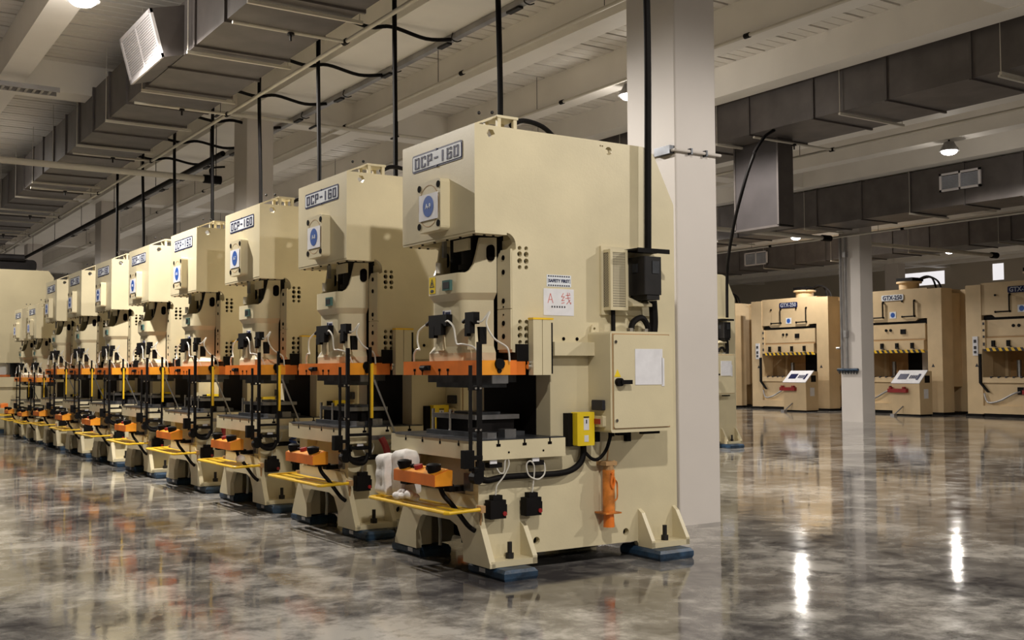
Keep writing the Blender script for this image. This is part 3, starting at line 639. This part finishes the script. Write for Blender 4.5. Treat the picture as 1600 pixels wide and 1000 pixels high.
X0, YC0, PITCH = 4.135, 7.375, 2.26
ORD = ['nearest', 'second', 'third', 'fourth', 'fifth', 'sixth', 'seventh', 'eighth']
BAD = ['A-9', 'A-8', 'A-7', 'A-6', 'A-5', 'A-4', 'A-3', 'A-2', 'A-1', 'A-0']
die_parts = [('die_shoe', MB().box(.0, .46, -.40, .34, 0.0, .035), 'dark_steel'),
             ('die_block', MB().box(.06, .40, -.34, .28, .035, .13), 'rubber'),
             ('die_plate', MB().box(.03, .43, -.37, .31, .13, .165), 'steel'),
             ('guide_pillar', MB().cyl((.04, .30, .0), (.04, .30, .2), .014, 10), 'chrome'), ('guide_pillar', MB().cyl((.04, .02, .0), (.04, .02, .2), .014, 10), 'chrome'), ('guide_pillar', MB().cyl((.04, -.28, .0), (.04, -.28, .2), .014, 10), 'chrome'),
             ('die_spring_bar', MB().box(.12, .30, -.30, .10, .165, .185), 'dark_steel'),
             ('die_clamp', MB().box(.02, .10, -.56, -.42, .0, .04), 'steel'), ('die_clamp', MB().box(.20, .30, -.52, -.42, .0, .06), 'steel')]
die_meshes = [(n, mb.mesh(n, m)) for n, mb, m in die_parts]
def make_press(n, loc, label, scale=1.0, group='cream C-frame presses in the row', skip=(), badge=None):
    r = empty('c_frame_press', loc); r.scale = (scale,)*3
    tag(r, label, 'press', group)
    pp.make(r, skip)
    if badge:
        link('badge_text', text_mesh('badge_text', badge, .056, 'plate_white', (-.0932, -.02, 2.782), (0, -1, 0), (0, 0, 1), .0008, bold=.001), r)
    return r
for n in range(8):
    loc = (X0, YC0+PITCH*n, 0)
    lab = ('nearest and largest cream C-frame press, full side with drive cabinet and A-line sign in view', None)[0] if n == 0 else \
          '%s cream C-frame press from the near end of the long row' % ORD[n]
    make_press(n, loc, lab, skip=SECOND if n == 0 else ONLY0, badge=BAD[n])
    if n < 6:
        d = empty('die_set', (X0+.09, YC0+PITCH*n, .999))
        tag(d, 'steel die set lying on the table of the %s press in the row' % ORD[n], 'die', 'die sets on the press tables')
        for nm, me in die_meshes: link(nm, me, d)
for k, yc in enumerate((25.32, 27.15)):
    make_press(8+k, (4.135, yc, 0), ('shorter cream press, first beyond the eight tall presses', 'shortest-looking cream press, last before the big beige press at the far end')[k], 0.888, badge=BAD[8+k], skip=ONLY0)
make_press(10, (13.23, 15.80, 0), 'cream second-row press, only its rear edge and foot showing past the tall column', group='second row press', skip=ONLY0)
# its supply cable
tag(obj('power_cable', MB().tube([(14.5, 13.5, 5.79), (14.1, 13.35, 5.60), (13.811, 13.3, 5.308), (13.83, 13.35, 5.25), (13.82, 13.5, 4.957), (13.858, 13.7, 4.591), (14.091, 14.1, 4.199), (14.429, 14.6, 3.681), (14.765, 15.0, 3.307), (14.85, 15.1, 2.50)], .03, 8), 'rubber', smooth=True),
    'black power cable sagging from the duct to the second-row press', 'cable')

# large press closing the row (only its near side shows, left edge)
bp = empty('large_gap_press', (3.0, 30.6, 0)); tag(bp, 'huge beige gap press at the far left end of the row', 'press')
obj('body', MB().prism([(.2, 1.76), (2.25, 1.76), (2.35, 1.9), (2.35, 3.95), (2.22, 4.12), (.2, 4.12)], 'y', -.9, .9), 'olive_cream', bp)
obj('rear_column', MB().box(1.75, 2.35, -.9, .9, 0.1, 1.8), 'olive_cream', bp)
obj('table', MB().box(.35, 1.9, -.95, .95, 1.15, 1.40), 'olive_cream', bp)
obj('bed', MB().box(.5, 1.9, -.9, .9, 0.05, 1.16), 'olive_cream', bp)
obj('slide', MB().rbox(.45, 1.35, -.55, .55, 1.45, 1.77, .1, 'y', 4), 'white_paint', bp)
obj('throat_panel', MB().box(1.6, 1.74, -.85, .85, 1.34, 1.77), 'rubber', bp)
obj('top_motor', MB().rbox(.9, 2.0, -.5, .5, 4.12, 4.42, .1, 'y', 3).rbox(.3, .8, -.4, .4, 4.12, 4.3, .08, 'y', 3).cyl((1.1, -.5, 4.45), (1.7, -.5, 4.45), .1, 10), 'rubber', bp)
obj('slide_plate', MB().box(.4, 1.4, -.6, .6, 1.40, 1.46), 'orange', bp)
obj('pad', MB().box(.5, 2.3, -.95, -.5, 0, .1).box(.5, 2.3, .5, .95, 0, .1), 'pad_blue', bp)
# console and shelf seen at its front
obj('control_console', MB().prism([(1.0, .66), (1.16, .66), (1.16, .77), (1.0, .74)], 'y', -2.0, -1.4), 'orange', bp)
obj('parts_shelf', MB().box(.95, 1.35, -2.2, -1.1, .48, .50), 'yellow', bp)
obj('shelf_leg', MB().box(1.15, 1.3, -1.9, -1.5, .0, .66), 'olive_cream', bp)

# white packaged goods on the nearest press's shelf
def bag(name, loc, sx, sy, sz, lobes, seed):
    rnd = random.Random(seed); nu, nv = 28, 22; mb = MB(); vs = []; fs = []
    ph = [rnd.uniform(0, 6) for _ in range(6)]
    for j in range(nv+1):
        t = j/nv; cap = min(1, 8*min(t, 1-t)+.12)**.3 if 0 < t < 1 else .05
        bulge = 1+.04*math.cos(2*PI*t*lobes)*-1
        for i in range(nu):
            a = 2*PI*i/nu; c, s_ = math.cos(a), math.sin(a)
            e = 0.22
            ux = math.copysign(abs(c)**e, c); uy = math.copysign(abs(s_)**e, s_)
            k = cap*bulge*(1+.03*math.sin(3*a+ph[0]+4*t)+.02*math.sin(7*a+ph[1]-9*t)+.05*abs(math.sin(a))**6*0)
            groove = 1-.16*math.exp(-(uy/.09)**2) if abs(c) > .5 else 1
            vs.append((ux*sx*k*groove, uy*sy*k, t*sz))
    for j in range(nv):
        for i in range(nu): fs.append((j*nu+i, j*nu+(i+1) % nu, (j+1)*nu+(i+1) % nu, (j+1)*nu+i))
    fs += [tuple(range(nu)), tuple(nv*nu+i for i in range(nu))][::1]
    mb.add(vs, fs); return obj(name, mb, 'foam', None, loc, smooth=True)
tag(bag('foam_bundle', (X0-.17, YC0+.49, .499), .085, .088, .345, 3, 1), 'white wrapped foam bundle at the outer end of the yellow shelf of the nearest press', 'bundle', 'white foam bundles')
tag(bag('foam_bundle', (X0-.11, YC0+.305, .499), .085, .093, .385, 3, 5), 'taller white wrapped foam bundle behind the orange console of the nearest press', 'bundle', 'white foam bundles')
cr_ = MB(); rnd = random.Random(3)
for k in range(9):
    cr_.ball((rnd.uniform(-.05, .05), rnd.uniform(-.09, .09), .035+rnd.uniform(-.005, .03)), rnd.uniform(.025, .05), rnd.uniform(.03, .06), rnd.uniform(.025, .035), 9, 6)
tag(obj('crumpled_cloth', cr_, 'foam', None, (X0-.22, YC0+.10, .499), smooth=True), 'crumpled white cloth lying on the yellow shelf below the orange console', 'cloth')
tag(obj('crumpled_cloth', MB().ball((0, 0, .05), .05, .08, .05).ball((.02, .06, .05), .04, .06, .045), 'foam', None, (X0-.12, YC0+2*PITCH-.35, .499), smooth=True), 'small white cloth on the yellow shelf of the third press', 'cloth')
for k, n in enumerate((1, 3, 6)):
    tag(obj('red_rag', MB().tube([(0, 0, 0), (.03, -.02, -.07), (.05, -.02, -.15), (.04, 0, -.24)], .032, 8), 'red', None, (X0+.24, YC0+PITCH*n-.80, .90), smooth=True),
        'red rag hanging off the table corner of the %s press in the row' % ORD[n], 'rag', 'red rags')
tag(obj('blue_hose_coil', MB().tube([(.03*math.cos(t*.9), .03*math.sin(t*.9), .20-t*.0075) for t in range(0, 42)], .014, 6), 'cloth_blue', None, (X0+.32, YC0+PITCH*2-.75, .74), smooth=True),
    'blue coiled air hose hanging at the third press', 'hose')

# ------------------------------------------------------------------ overhead: power drops, busway, ducts, pipes
for n in range(9):
    y = YC0+PITCH*n-.645 if n < 8 else 24.7
    x = 5.74
    zt = 6.37; zb = 2.47 if n < 8 else 2.9
    sway = .02*math.sin(n*2.1)
    pts = [(x, y, zb), (x+.01, y+sway*.5, 3.2), (x+.02+sway, y+sway, 4.2), (x, y, 5.5), (x+.01, y+.01, 6.1), (x+.08, y+.03, zt-.06), (x+.35, y+.05, zt), (x+.8, y+.06, zt-.05), (x+1.15, y+.08, zt+.02), (x+1.7, y+.08, zt-.06), (7.86, y+.08, zt+.0)]
    if n < 8: lab = 'black power cable dropping to the %s press of the row' % ORD[n]
    else: lab = 'black power cable dropping to the shorter presses at the far end'
    pts = [p for p in pts]
    tag(obj('power_cable', MB().tube(pts, .029, 8), 'rubber', smooth=True), lab, 'cable', 'black power cable drops')
bw = empty('busway', (7.90, 0, 0)); tag(bw, 'grey busbar trunking with hooks along the beam behind the press row', 'busbar')
obj('trunking', MB().box(-.05, .05, -8, 62, 6.36, 6.44), 'galv', bw)
hk = MB()
for y in [4+1.9*i for i in range(20)]:
    obj('hook', MB().tube([(-.06, y, 6.44), (-.08, y, 6.35), (.0, y, 6.32), (.08, y, 6.35)], .01, 5), 'black', bw)
    obj('tap_box', MB().box(-.04, .04, y+.2, y+.5, 6.33, 6.36), 'black', bw)

def duct(name, x0, x1, y0, y1, z0, z1, label, seg=1.2, strut=2.3, ph=.6):
    e = empty(name, ((x0+x1)/2, (y0+y1)/2, z0)); tag(e, label, 'duct', 'rectangular air ducts')
    cx, cy = (x0+x1)/2, (y0+y1)/2
    y = y0; k = 0
    me = MB().box(x0-cx, x1-cx, -seg/2+.004, seg/2-.004, 0, z1-z0).mesh('duct_section', 'duct')
    fl_ = MB().box(x0-cx-.03, x1-cx+.03, -.02, .02, -.03, .0).box(x0-cx-.03, x1-cx+.03, -.02, .02, z1-z0, z1-z0+.03).box(x0-cx-.03, x0-cx, -.02, .02, -.03, z1-z0+.03).box(x1-cx, x1-cx+.03, -.02, .02, -.03, z1-z0+.03).mesh('flange', 'duct')
    st_ = MB().box(x0-cx-.06, x1-cx+.12, -.02, .02, -.07, -.03).cyl((x0-cx-.05, 0, -.05), (x0-cx-.05, 0, DECK_Z-z0), .006, 6).cyl((x1-cx+.08, 0, -.05), (x1-cx+.08, 0, DECK_Z-z0), .006, 6).mesh('hanger', 'pipe_white')
    while y < y1:
        link('duct_section', me, e, (0, y+seg/2-cy, 0)); link('flange', fl_, e, (0, y-cy, 0)); y += seg
    y = y0+ph
    while y < y1: link('hanger', st_, e, (0, y-cy, 0)); y += strut
    return e
dl = duct('supply_duct', 4.23, 5.50, 2.0, 50, 5.80, 6.55, 'large grey air duct running above the front of the press row', 1.2, 2.33, .55)
# grille outlet box on the left duct (tilted face)
ob = empty('outlet_grille', (3.9, 15.3, 5.8)); tag(ob, 'white louvred air outlet tilted on the side of the upper left duct', 'grille')
def q(x, y, z): return (x-3.9, y-15.3, z-5.8)
obj('outlet_box', MB().hull([q(4.26, 14.55, 5.82), q(4.26, 16.15, 5.82), q(4.26, 16.15, 6.5), q(4.26, 14.55, 6.5)], [q(3.95, 14.5, 5.72), q(3.95, 16.15, 5.72), q(3.78, 16.15, 6.36), q(3.78, 14.5, 6.36)]), 'duct', ob)
def onface(u, v, off):   # u along y 0..1, v up 0..1 on tilted face
    y = 14.5+u*1.65; z = 5.72+v*.64; x = 3.95-.17*v-off; return q(x, y, z-off*.25)
def facebar(mb, u0, u1, v0, v1, o0, o1):
    mb.hull([onface(u0, v0, o0), onface(u1, v0, o0), onface(u1, v1, o0), onface(u0, v1, o0)], [onface(u0, v0, o1), onface(u1, v0, o1), onface(u1, v1, o1), onface(u0, v1, o1)])
gf = MB()
for a in ((0, 1, 0, .09), (0, 1, .91, 1), (0, .045, 0, 1), (.955, 1, 0, 1), (.49, .51, .05, .95)): facebar(gf, *a, -.005, .03)
obj('frame', gf, 'grille_white', ob)
gs = MB()
for k in range(17):
    facebar(gs, .05, .95, .10+k*.048, .10+k*.048+.038, .005, .018)
obj('louvre', gs, 'grille_white', ob, split=True)
d1 = duct('supply_duct', 14.4, 15.9, 2.0, 50, 5.80, 6.70, 'long dark air duct crossing the upper right behind the near column', 1.5, 2.9, 1.2)
dd = obj('drop_duct', MB().box(-.18, .18, -.55, .55, -1.62, 0.0), 'duct_dark', d1); dd.location = (15.2-15.15, 14.45-26, 0)
df = obj('drop_collar', MB().box(-.20, .20, -.57, -.53, -1.64, .0).box(-.20, .20, .53, .57, -1.64, 0).box(-.2, .2, -.57, .57, -1.66, -1.62), 'duct', d1); df.location = (15.2-15.15, 14.45-26, 0)
d2 = duct('supply_duct', 23.1, 24.5, 2.0, 50, 5.42, 6.40, 'dark air duct carrying the white louvred vent at upper right', 1.5, 3.4, 1.4)
def vent(loc, wy, wz, label):
    e = empty('vent_grille', loc); tag(e, label, 'grille')
    m = MB(); 
    for a in ((-wy, wy, -wz, -wz+.05), (-wy, wy, wz-.05, wz), (-wy, -wy+.06, -wz, wz), (wy-.06, wy, -wz, wz), (-.025, .025, -wz, wz)): m.box(-.05, .0, a[0], a[1], a[2], a[3])
    obj('frame', m, 'grille_white', e)
    m = MB()
    for k in range(9): m.box(-.03, -.005, -wy+.04, wy-.04, -wz+.06+k*(2*wz-.12)/9, -wz+.06+(k+.7)*(2*wz-.12)/9)
    obj('louvre', m, 'grille_grey', e, split=True)
vent((23.06, 15.57, 6.0), .55, .22, 'white framed louvred vent on the duct at upper right')
d3 = duct('supply_duct', 32.2, 33.8, 2.0, 60, 5.6, 6.5, 'farthest dark air duct above the large tan presses', 1.5, 3.4, 1.4)
vent((32.16, 31.0, 5.98), .62, .27, 'small dim louvred vent on the duct above the left large press')
# sprinkler mains with branches
def sprinkler(x, z, y0, y1, xb, ys, label):
    e = empty('sprinkler_main', (x, y0, z)); tag(e, label, 'pipe', 'sprinkler pipes')
    obj('main_pipe', MB().cyl((0, 0, 0), (0, y1-y0, 0), .028, 10), 'pipe_white', e, smooth=True)
    bm_ = MB().cyl((0, 0, 0), (xb-x, 0, 0), .022, 8).mesh('branch_pipe', 'pipe_white', True)
    hm = MB().cyl((0, 0, -.03), (0, 0, .0), .045, 10).cyl((0, 0, -.10), (0, 0, -.03), .015, 8).mesh('sprinkler_head', 'black')
    tm = MB().cyl((0, -.05, 0), (0, .05, 0), .04, 10).mesh('tee', 'rubber')
    rm = MB().cyl((.0, 0, 0), (.0, 0, DECK_Z-z), .006, 6).mesh('hanger_rod', 'black')
    for y in ys:
        if xb != x:
            link('branch_pipe', bm_, e, (0, y-y0, 0)); link('sprinkler_head', hm, e, ((xb-x)*.5, y-y0, -.01))
        link('tee', tm, e, (0, y-y0, 0)); link('hanger_rod', rm, e, (0, y-y0+.8, 0))
sprinkler(5.64, 5.66, 2, 55, 4.18, [7.85+4.56*i for i in range(9)], 'cream sprinkler pipe with branches beneath the duct over the press row')
sprinkler(16.4, 5.70, 2, 55, 14.3, [9.0+4.8*i for i in range(8)], 'thin sprinkler pipe under the duct at upper right')
sprinkler(9.00, 6.42, 2, 55, 9.0, [6.0+4.6*i for i in range(9)], 'thin pale pipe along the second ceiling beam behind the press row')
sprinkler(11.40, 6.36, 2, 55, 11.4, [6.5+4.6*i for i in range(9)], 'thin pale pipe along the third ceiling beam, left of the near column')
sprinkler(24.9, 5.30, 2, 55, 24.9, [9.0+4.8*i for i in range(8)], 'thin pipe under the vented duct at right')
# cross pipe at the second column line
cp = empty('cross_pipe', (0, 21.12, 5.33)); tag(cp, 'thick cream pipe crossing under the duct to the column behind the row', 'pipe')
obj('pipe', MB().cyl((-10, 0, 0), (6.6, 0, 0), .06, 12), 'pipe_white', cp, smooth=True)
obj('end_valve', MB().cyl((6.55, 0, 0), (6.9, 0, 0), .085, 12).tube([(6.7, 0, .08), (6.7, 0, .22), (6.95, -.1, .26)], .02, 6), 'rubber', cp, split=True)
obj('pipe_rod', MB().cyl((6.8, 0, .05), (6.8, 0, 1.1), .008, 6).cyl((2.5, 0, .05), (2.5, 0, 1.1), .008, 6), 'black', cp, split=True)
cp2 = empty('cross_pipe', (25.5, 20.95, 5.22)); tag(cp2, 'long cream pipe crossing right of the column with the air manifold', 'pipe')
obj('pipe', MB().cyl((.2, 0, 0), (7.2, 0, 0), .06, 12).cyl((-9.5, 0, 0), (-.75, 0, .05), .06, 12), 'pipe_white', cp2, smooth=True)
obj('end_valve', MB().cyl((7.1, 0, 0), (7.4, 0, 0), .1, 12).cyl((-1.1, 0, .05), (-.75, 0, .05), .09, 12), 'rubber', cp2, split=True)
# conduit tray along the girder
ct = empty('conduit_rack', (5.8, 19.75, 6.36)); tag(ct, 'row of pale conduits hung along the cross girder behind the second press', 'conduit')
obj('conduit', MB().cyl((0, 0, 0), (8.3, 0, 0), .035, 8).cyl((0, .11, .01), (8.3, .11, .01), .025, 8), 'pipe_white', ct, smooth=True, split=True)
hx = MB()
for x in (.6, 2.5, 4.3, 6.0, 7.8): hx.box(x-.02, x+.02, -.12, .2, -.06, -.03).cyl((x, -.1, -.05), (x, -.1, .6), .006, 6)
obj('rack_hangers', hx, 'black', ct, split=True)
# conduit strapped round the near column
kc = empty('column_conduit', (7.07, 7.86, 3.64)); tag(kc, 'thin conduit with straps round the tall near column', 'conduit')
obj('conduit', MB().cyl((-.03, -.03, 0), (.57, -.03, 0), .016, 8).cyl((-.03, -.03, 0), (-.03, .7, 0), .016, 8), 'column_paint', kc, smooth=True)
obj('strap', MB().box(.16, .18, -.05, 0, -.03, .03).box(.36, .38, -.05, 0, -.03, .03).box(-.06, .0, .02, .25, -.03, .05), 'dark_steel', kc, split=True)
# compressed air manifold on the far column
am = empty('air_manifold', (COLX[2]-.27, COLY[2], 0)); tag(am, 'blue air manifold with two riser pipes on the column between the large presses', 'manifold')
obj('riser', MB().cyl((-.05, .10, 1.5), (-.05, .10, 5.3), .035, 8), 'galv', am, smooth=True)
obj('riser', MB().cyl((-.05, .28, 1.5), (-.05, .28, 5.3), .035, 8), 'galv', am, smooth=True)
obj('header', MB().cyl((-.08, -.30, 1.48), (-.08, .42, 1.48), .04, 10), 'pad_blue', am, smooth=True)
vm = MB()
for k in range(7): vm.cyl((-.08, -.25+k*.1, 1.36), (-.08, -.25+k*.1, 1.48), .02, 6).box(-.12, -.04, -.28+k*.1, -.22+k*.1, 1.40, 1.43)
obj('valve', vm, 'dark_steel', am, split=True)
obj('regulator', MB().box(-.14, -.02, .05, .15, 2.4, 2.6).cyl((-.08, .32, 2.1), (-.08, .45, 2.1), .03, 8).box(-.12, 0, .05, .15, 4.7, 4.85), 'galv', am, split=True)

# ================================================================== straight-sided presses at right (local: front looks toward -x)
gt = Proto(); B = gt.add
W = 1.34
B('crown', MB().prism([(-W, 3.16), (-W+.35, 3.16), (-W+.45, 3.08), (W-.45, 3.08), (W-.35, 3.16), (W, 3.16), (W, 4.16), (-W, 4.16)], 'x', 0.0, 1.9), 'cream_far')
for sg in (-1, 1):
    up = B('upright', MB().box(-.02, .55, sg*W, sg*(W+.54), .08, 4.12), 'cream_far')
    B('rear_upright', MB().box(1.35, 1.92, sg*W, sg*(W+.54), .08, 4.12), 'cream_far')
    B('upright_panel', MB().box(.55, 1.35, sg*(W+.1), sg*(W+.30), .9, 4.0), 'cream_far', up)
    B('foot', MB().box(-.08, 1.98, sg*W, sg*(W+.58), 0, .08), 'rubber', up)
    B('upright_marks', MB().prism([(sg*(W+.13), 1.55), (sg*(W+.25), 1.55), (sg*(W+.19), 1.66)], 'x', -.025, -.019), 'ink', up)
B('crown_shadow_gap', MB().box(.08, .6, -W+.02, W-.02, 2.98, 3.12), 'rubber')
sl = B('slide', MB().box(.03, 1.5, -W+.12, W-.03, 2.5, 3.0).box(.05, 1.5, -W+.12, W-.03, 2.45, 2.5).box(.0, 1.5, -W+.16, W-.03, 2.12, 2.44), 'cream_far')
B('slide_seam', MB().box(.02, .06, -W+.12, W-.03, 2.44, 2.48), 'cardboard', sl)
hz = MB(); hy = MB(); ns = 24; wst = (2*W-.2)/ns
for k in range(ns):
    y = -W+.12+k*wst
    (hz if k % 2 else hy).hull([(-.03, y, 2.03), (-.03, y+wst, 2.03), (-.03, y+wst+.06, 2.13), (-.03, y+.06, 2.13)], [(.02, y, 2.03), (.02, y+wst, 2.03), (.02, y+wst+.06, 2.13), (.02, y+.06, 2.13)])
hb = B('hazard_stripe', hz, 'ink', sl, split=True); B('hazard_stripe', hy, 'yellow', sl, split=True)
for y in (-.75, -.15, .45, .95): B('slide_valve', MB().box(-.06, .02, y-.05, y+.05, 2.17, 2.36).cyl((-.06, y, 2.2), (-.12, y-.15, 2.16), .02, 6), 'rubber', sl)
B('slide_gauge', MB().box(-.0, .04, -.48, -.28, 2.66, 2.82).cyl((.0, .30, 2.8), (.04, .30, 2.8), .05, 8).cyl((.0, .12, 2.8), (.04, .12, 2.8), .05, 8), 'rubber', sl)
npm = {k: (MB().rbox(-.02, .01, -.44, .44, 3.80, 4.0, .04, 'x', 2).mesh('name_plate', a), text_mesh('name_text', 'GTX-250', .2, b, (-.023, 0, 3.895), (0, -1, 0), (0, 0, 1), .002, bold=.004)) for k, a, b in ((0, 'navy', 'grille_grey'), (1, 'plate_white', 'navy'))}
for yc in (-.62, .62):
    hd = MB()
    for dy in (-.24, .24):
        for dz in (-.26, .26): hd.cyl((-.03, yc+dy, 3.5+dz), (.0, yc+dy, 3.5+dz), .035, 8)
    hd.cyl((-.05, yc-.24, 3.24), (-.05, yc-.24, 3.76), .022, 6).cyl((-.05, yc-.24, 3.24), (-.05, yc+.24, 3.24), .022, 6)
    cw = B('crown_hatch', MB().box(-.012, .0, yc-.22, yc+.22, 3.26, 3.74), 'cream_far'); B('hatch_frame', hd, 'rubber', cw)
bd = B('badge_paper', MB().box(-.008, 0, -.13, .13, 3.20, 3.42), 'plate_white')
B('badge_disc', MB().prism(circle(0, 3.31, .085, 16), 'x', -.012, -.006), 'blue_ink', bd)
fw_ = B('flywheel_drum', MB().cyl((.9, 0, 4.16), (.9, 0, 4.42), .33, 18).cyl((.9, 0, 4.42), (.9, 0, 4.48), .42, 18), 'cream_far', smooth=True)
B('drum_valves', MB().box(.6, 1.2, -.35, .3, 4.48, 4.60).tube([(.9, -.3, 4.5), (.9, -.7, 4.62), (.9, -1.1, 4.45), (.9, -1.25, 4.16)], .035, 6).tube([(1.0, -.3, 4.52), (1.0, -.8, 4.58), (1.0, -1.0, 4.16)], .035, 6), 'rubber', fw_)
bl = B('bolster', MB().box(-.06, 1.8, -W+.02, W-.02, 1.05, 1.22), 'cream_far')
bt = MB()
for k in range(9): bt.box(-.08, .02, -1.0+k*.25, -.94+k*.25, 1.20, 1.25)
B('bolster_clamp', bt, 'ink', bl, split=True)
B('bed', MB().box(.04, 1.8, -W, W, .30, 1.05).box(-.05, 1.8, -W, W, .1, .34), 'cream_far')
B('bed_gap', MB().box(0, 1.8, -W, W, .0, .1), 'rubber')
B('inner_column', MB().cyl((1.0, .75, 1.22), (1.0, .75, 1.75), .07, 10), 'steel')
B('opening_back', MB().box(1.5, 1.55, -.62, -.02, 1.22, 2.1), 'column_paint')
B('opening_back', MB().box(1.5, 1.55, -W, -.62, 1.22, 2.1), 'rubber')
B('opening_back', MB().box(1.5, 1.55, -.02, .55, 1.22, 2.1), 'rubber')
B('opening_back', MB().box(1.5, 1.55, .55, W, 1.22, 2.1), 'cardboard')
B('side_guard', MB().box(-.04, .02, W-.13, W-.02, 2.1, 3.0), 'cream_far')
B('guard_mark', MB().box(-.05, -.03, W-.11, W-.05, 2.85, 2.93).box(-.05, -.03, W-.11, W-.05, 2.65, 2.72).box(-.05, -.03, W-.11, W-.05, 2.45, 2.52).box(-.05, -.03, W-.11, W-.05, 2.2, 2.3), 'ink', split=True)
B('gate_arm', MB().box(-.08, -.02, W+.02, W+.10, 1.05, 1.95).hull([(-.08, W+.02, 1.05), (-.02, W+.02, 1.05), (-.02, W+.10, 1.05), (-.08, W+.10, 1.05)], [(-.08, W-.25, .75), (-.02, W-.25, .75), (-.02, W-.17, .75), (-.08, W-.17, .75)]), 'rubber')
B('hose', MB().tube([(-.04, W-.05, .72), (-.08, W-.2, .45), (-.1, W-.6, .5), (-.08, .3, .72), (-.02, .1, .78)], .03, 6), 'galv', smooth=True)
B('socket', MB().box(-.02, .04, .0, .2, .7, .92), 'rubber')
B('side_control', MB().box(-.06, -.02, W+.12, W+.3, 1.9, 2.5), 'paper')
B('control_button', MB().box(-.075, -.055, W+.17, W+.25, 2.3, 2.4).box(-.075, -.055, W+.17, W+.25, 2.1, 2.2).box(-.075, -.055, W+.17, W+.25, 1.97, 2.05), 'ink', split=True)
GLAB = ('left large tan straight-sided press, seen between the two white columns', 'middle large tan straight-sided press with a white model plate', 'rightmost large tan press, cut by the picture edge and in shade', 'large tan press farthest off, a sliver beside the left one')
GP = 4.63
pd = Proto(); Cc = pd.add
bo_ = Cc('cabinet_body', MB().prism([(0, .05), (.62, .05), (.62, 1.42), (.42, 1.42), (-.02, 1.02)], 'y', -.52, .52), 'cream_far')
Cc('desk_panel', MB().hull([(-.03, -.53, 1.02), (-.03, .53, 1.02), (.42, .53, 1.43), (.42, -.53, 1.43)], [(-.05, -.53, 1.04), (-.05, .53, 1.04), (.40, .53, 1.45), (.40, -.53, 1.45)]), 'paper', bo_)
def desk(y0, y1, t0, t1):
    def pt(y, t, o): return (-.05+.45*t-o*.7, y, 1.04+.41*t+o*.7)
    return [pt(y0, t0, .003), pt(y1, t0, .003), pt(y1, t1, .003), pt(y0, t1, .003)], [pt(y0, t0, .012), pt(y1, t0, .012), pt(y1, t1, .012), pt(y0, t1, .012)]
m_ = MB(); m_.hull(*desk(.05, .38, .3, .7)); m_.hull(*desk(-.4, -.32, .25, .7))
for k in range(4): m_.hull(*desk(-.08-k*.07, -.04-k*.07, .35, .6))
Cc('screen', m_, 'navy', bo_)
Cc('hand_bar', MB().box(-.14, .0, -.1, .60, .74, .86).cyl((-.1, .0, .86), (-.1, .0, .92), .06, 8).cyl((-.1, .5, .86), (-.1, .5, .92), .06, 8), 'red', bo_)
Cc('foot_plinth', MB().box(.02, .6, -.5, .5, 0, .05), 'rubber', bo_)
Cc('side_sticker', MB().box(.2, .42, -.526, -.52, .55, .85), 'paper', bo_)
Cc('side_vent', MB().box(.25, .5, -.53, -.52, 1.05, 1.28), 'rubber', bo_)
Cc('foot_pedal', MB().cyl((-.25, .25, .05), (-.02, .1, .3), .02, 6).box(-.35, -.2, .2, .35, 0, .06), 'galv', bo_)
for k, y in enumerate((28.10, 23.47, 18.84, 32.73)):
    r = empty('straight_side_press', (30.8, y, 0)); tag(r, GLAB[k], 'press', 'large tan presses at the right'); gt.make(r)
    npl = link('name_plate', npm[k % 2][0], r); link('name_text', npm[k % 2][1], npl)
    if k == 3: continue
    p_ = empty('control_pedestal', (29.5, y-1.42, 0)); tag(p_, ('sloped control desk standing before the left large press', 'sloped control desk standing before the middle large press', 'sloped control desk before the rightmost large press, outside the picture edge')[k], 'control desk', 'control desks'); pd.make(p_)

tr = empty('cable_tray', (-3.0, 19.3, 6.2)); tag(tr, 'perforated metal cable tray crossing below the beams at the upper left', 'cable tray')
obj('tray_rail', MB().box(-6, 6.5, -.16, -.14, 0, .08), 'galv', tr)
obj('tray_rail', MB().box(-6, 6.5, .14, .16, 0, .08), 'galv', tr)
rme = MB().box(-.02, .02, -.14, .14, 0, .012).mesh('tray_rung', 'galv')
for k in range(104): link('tray_rung', rme, tr, (-6+k*.12, 0, 0))

dk = empty('dark_pipe', (6.88, 20.95, 5.84)); tag(dk, 'thick black pipe running back along the columns above the press row', 'pipe')
obj('pipe', MB().cyl((0, 0, 0), (0, 34, 0), .055, 10), 'rubber', dk, smooth=True)
prm = MB().cyl((0, 0, 0), (0, 0, .65), .008, 6).mesh('pipe_hanger', 'black')
for k in range(8): link('pipe_hanger', prm, dk, (0, .8+k*4.1, 0))
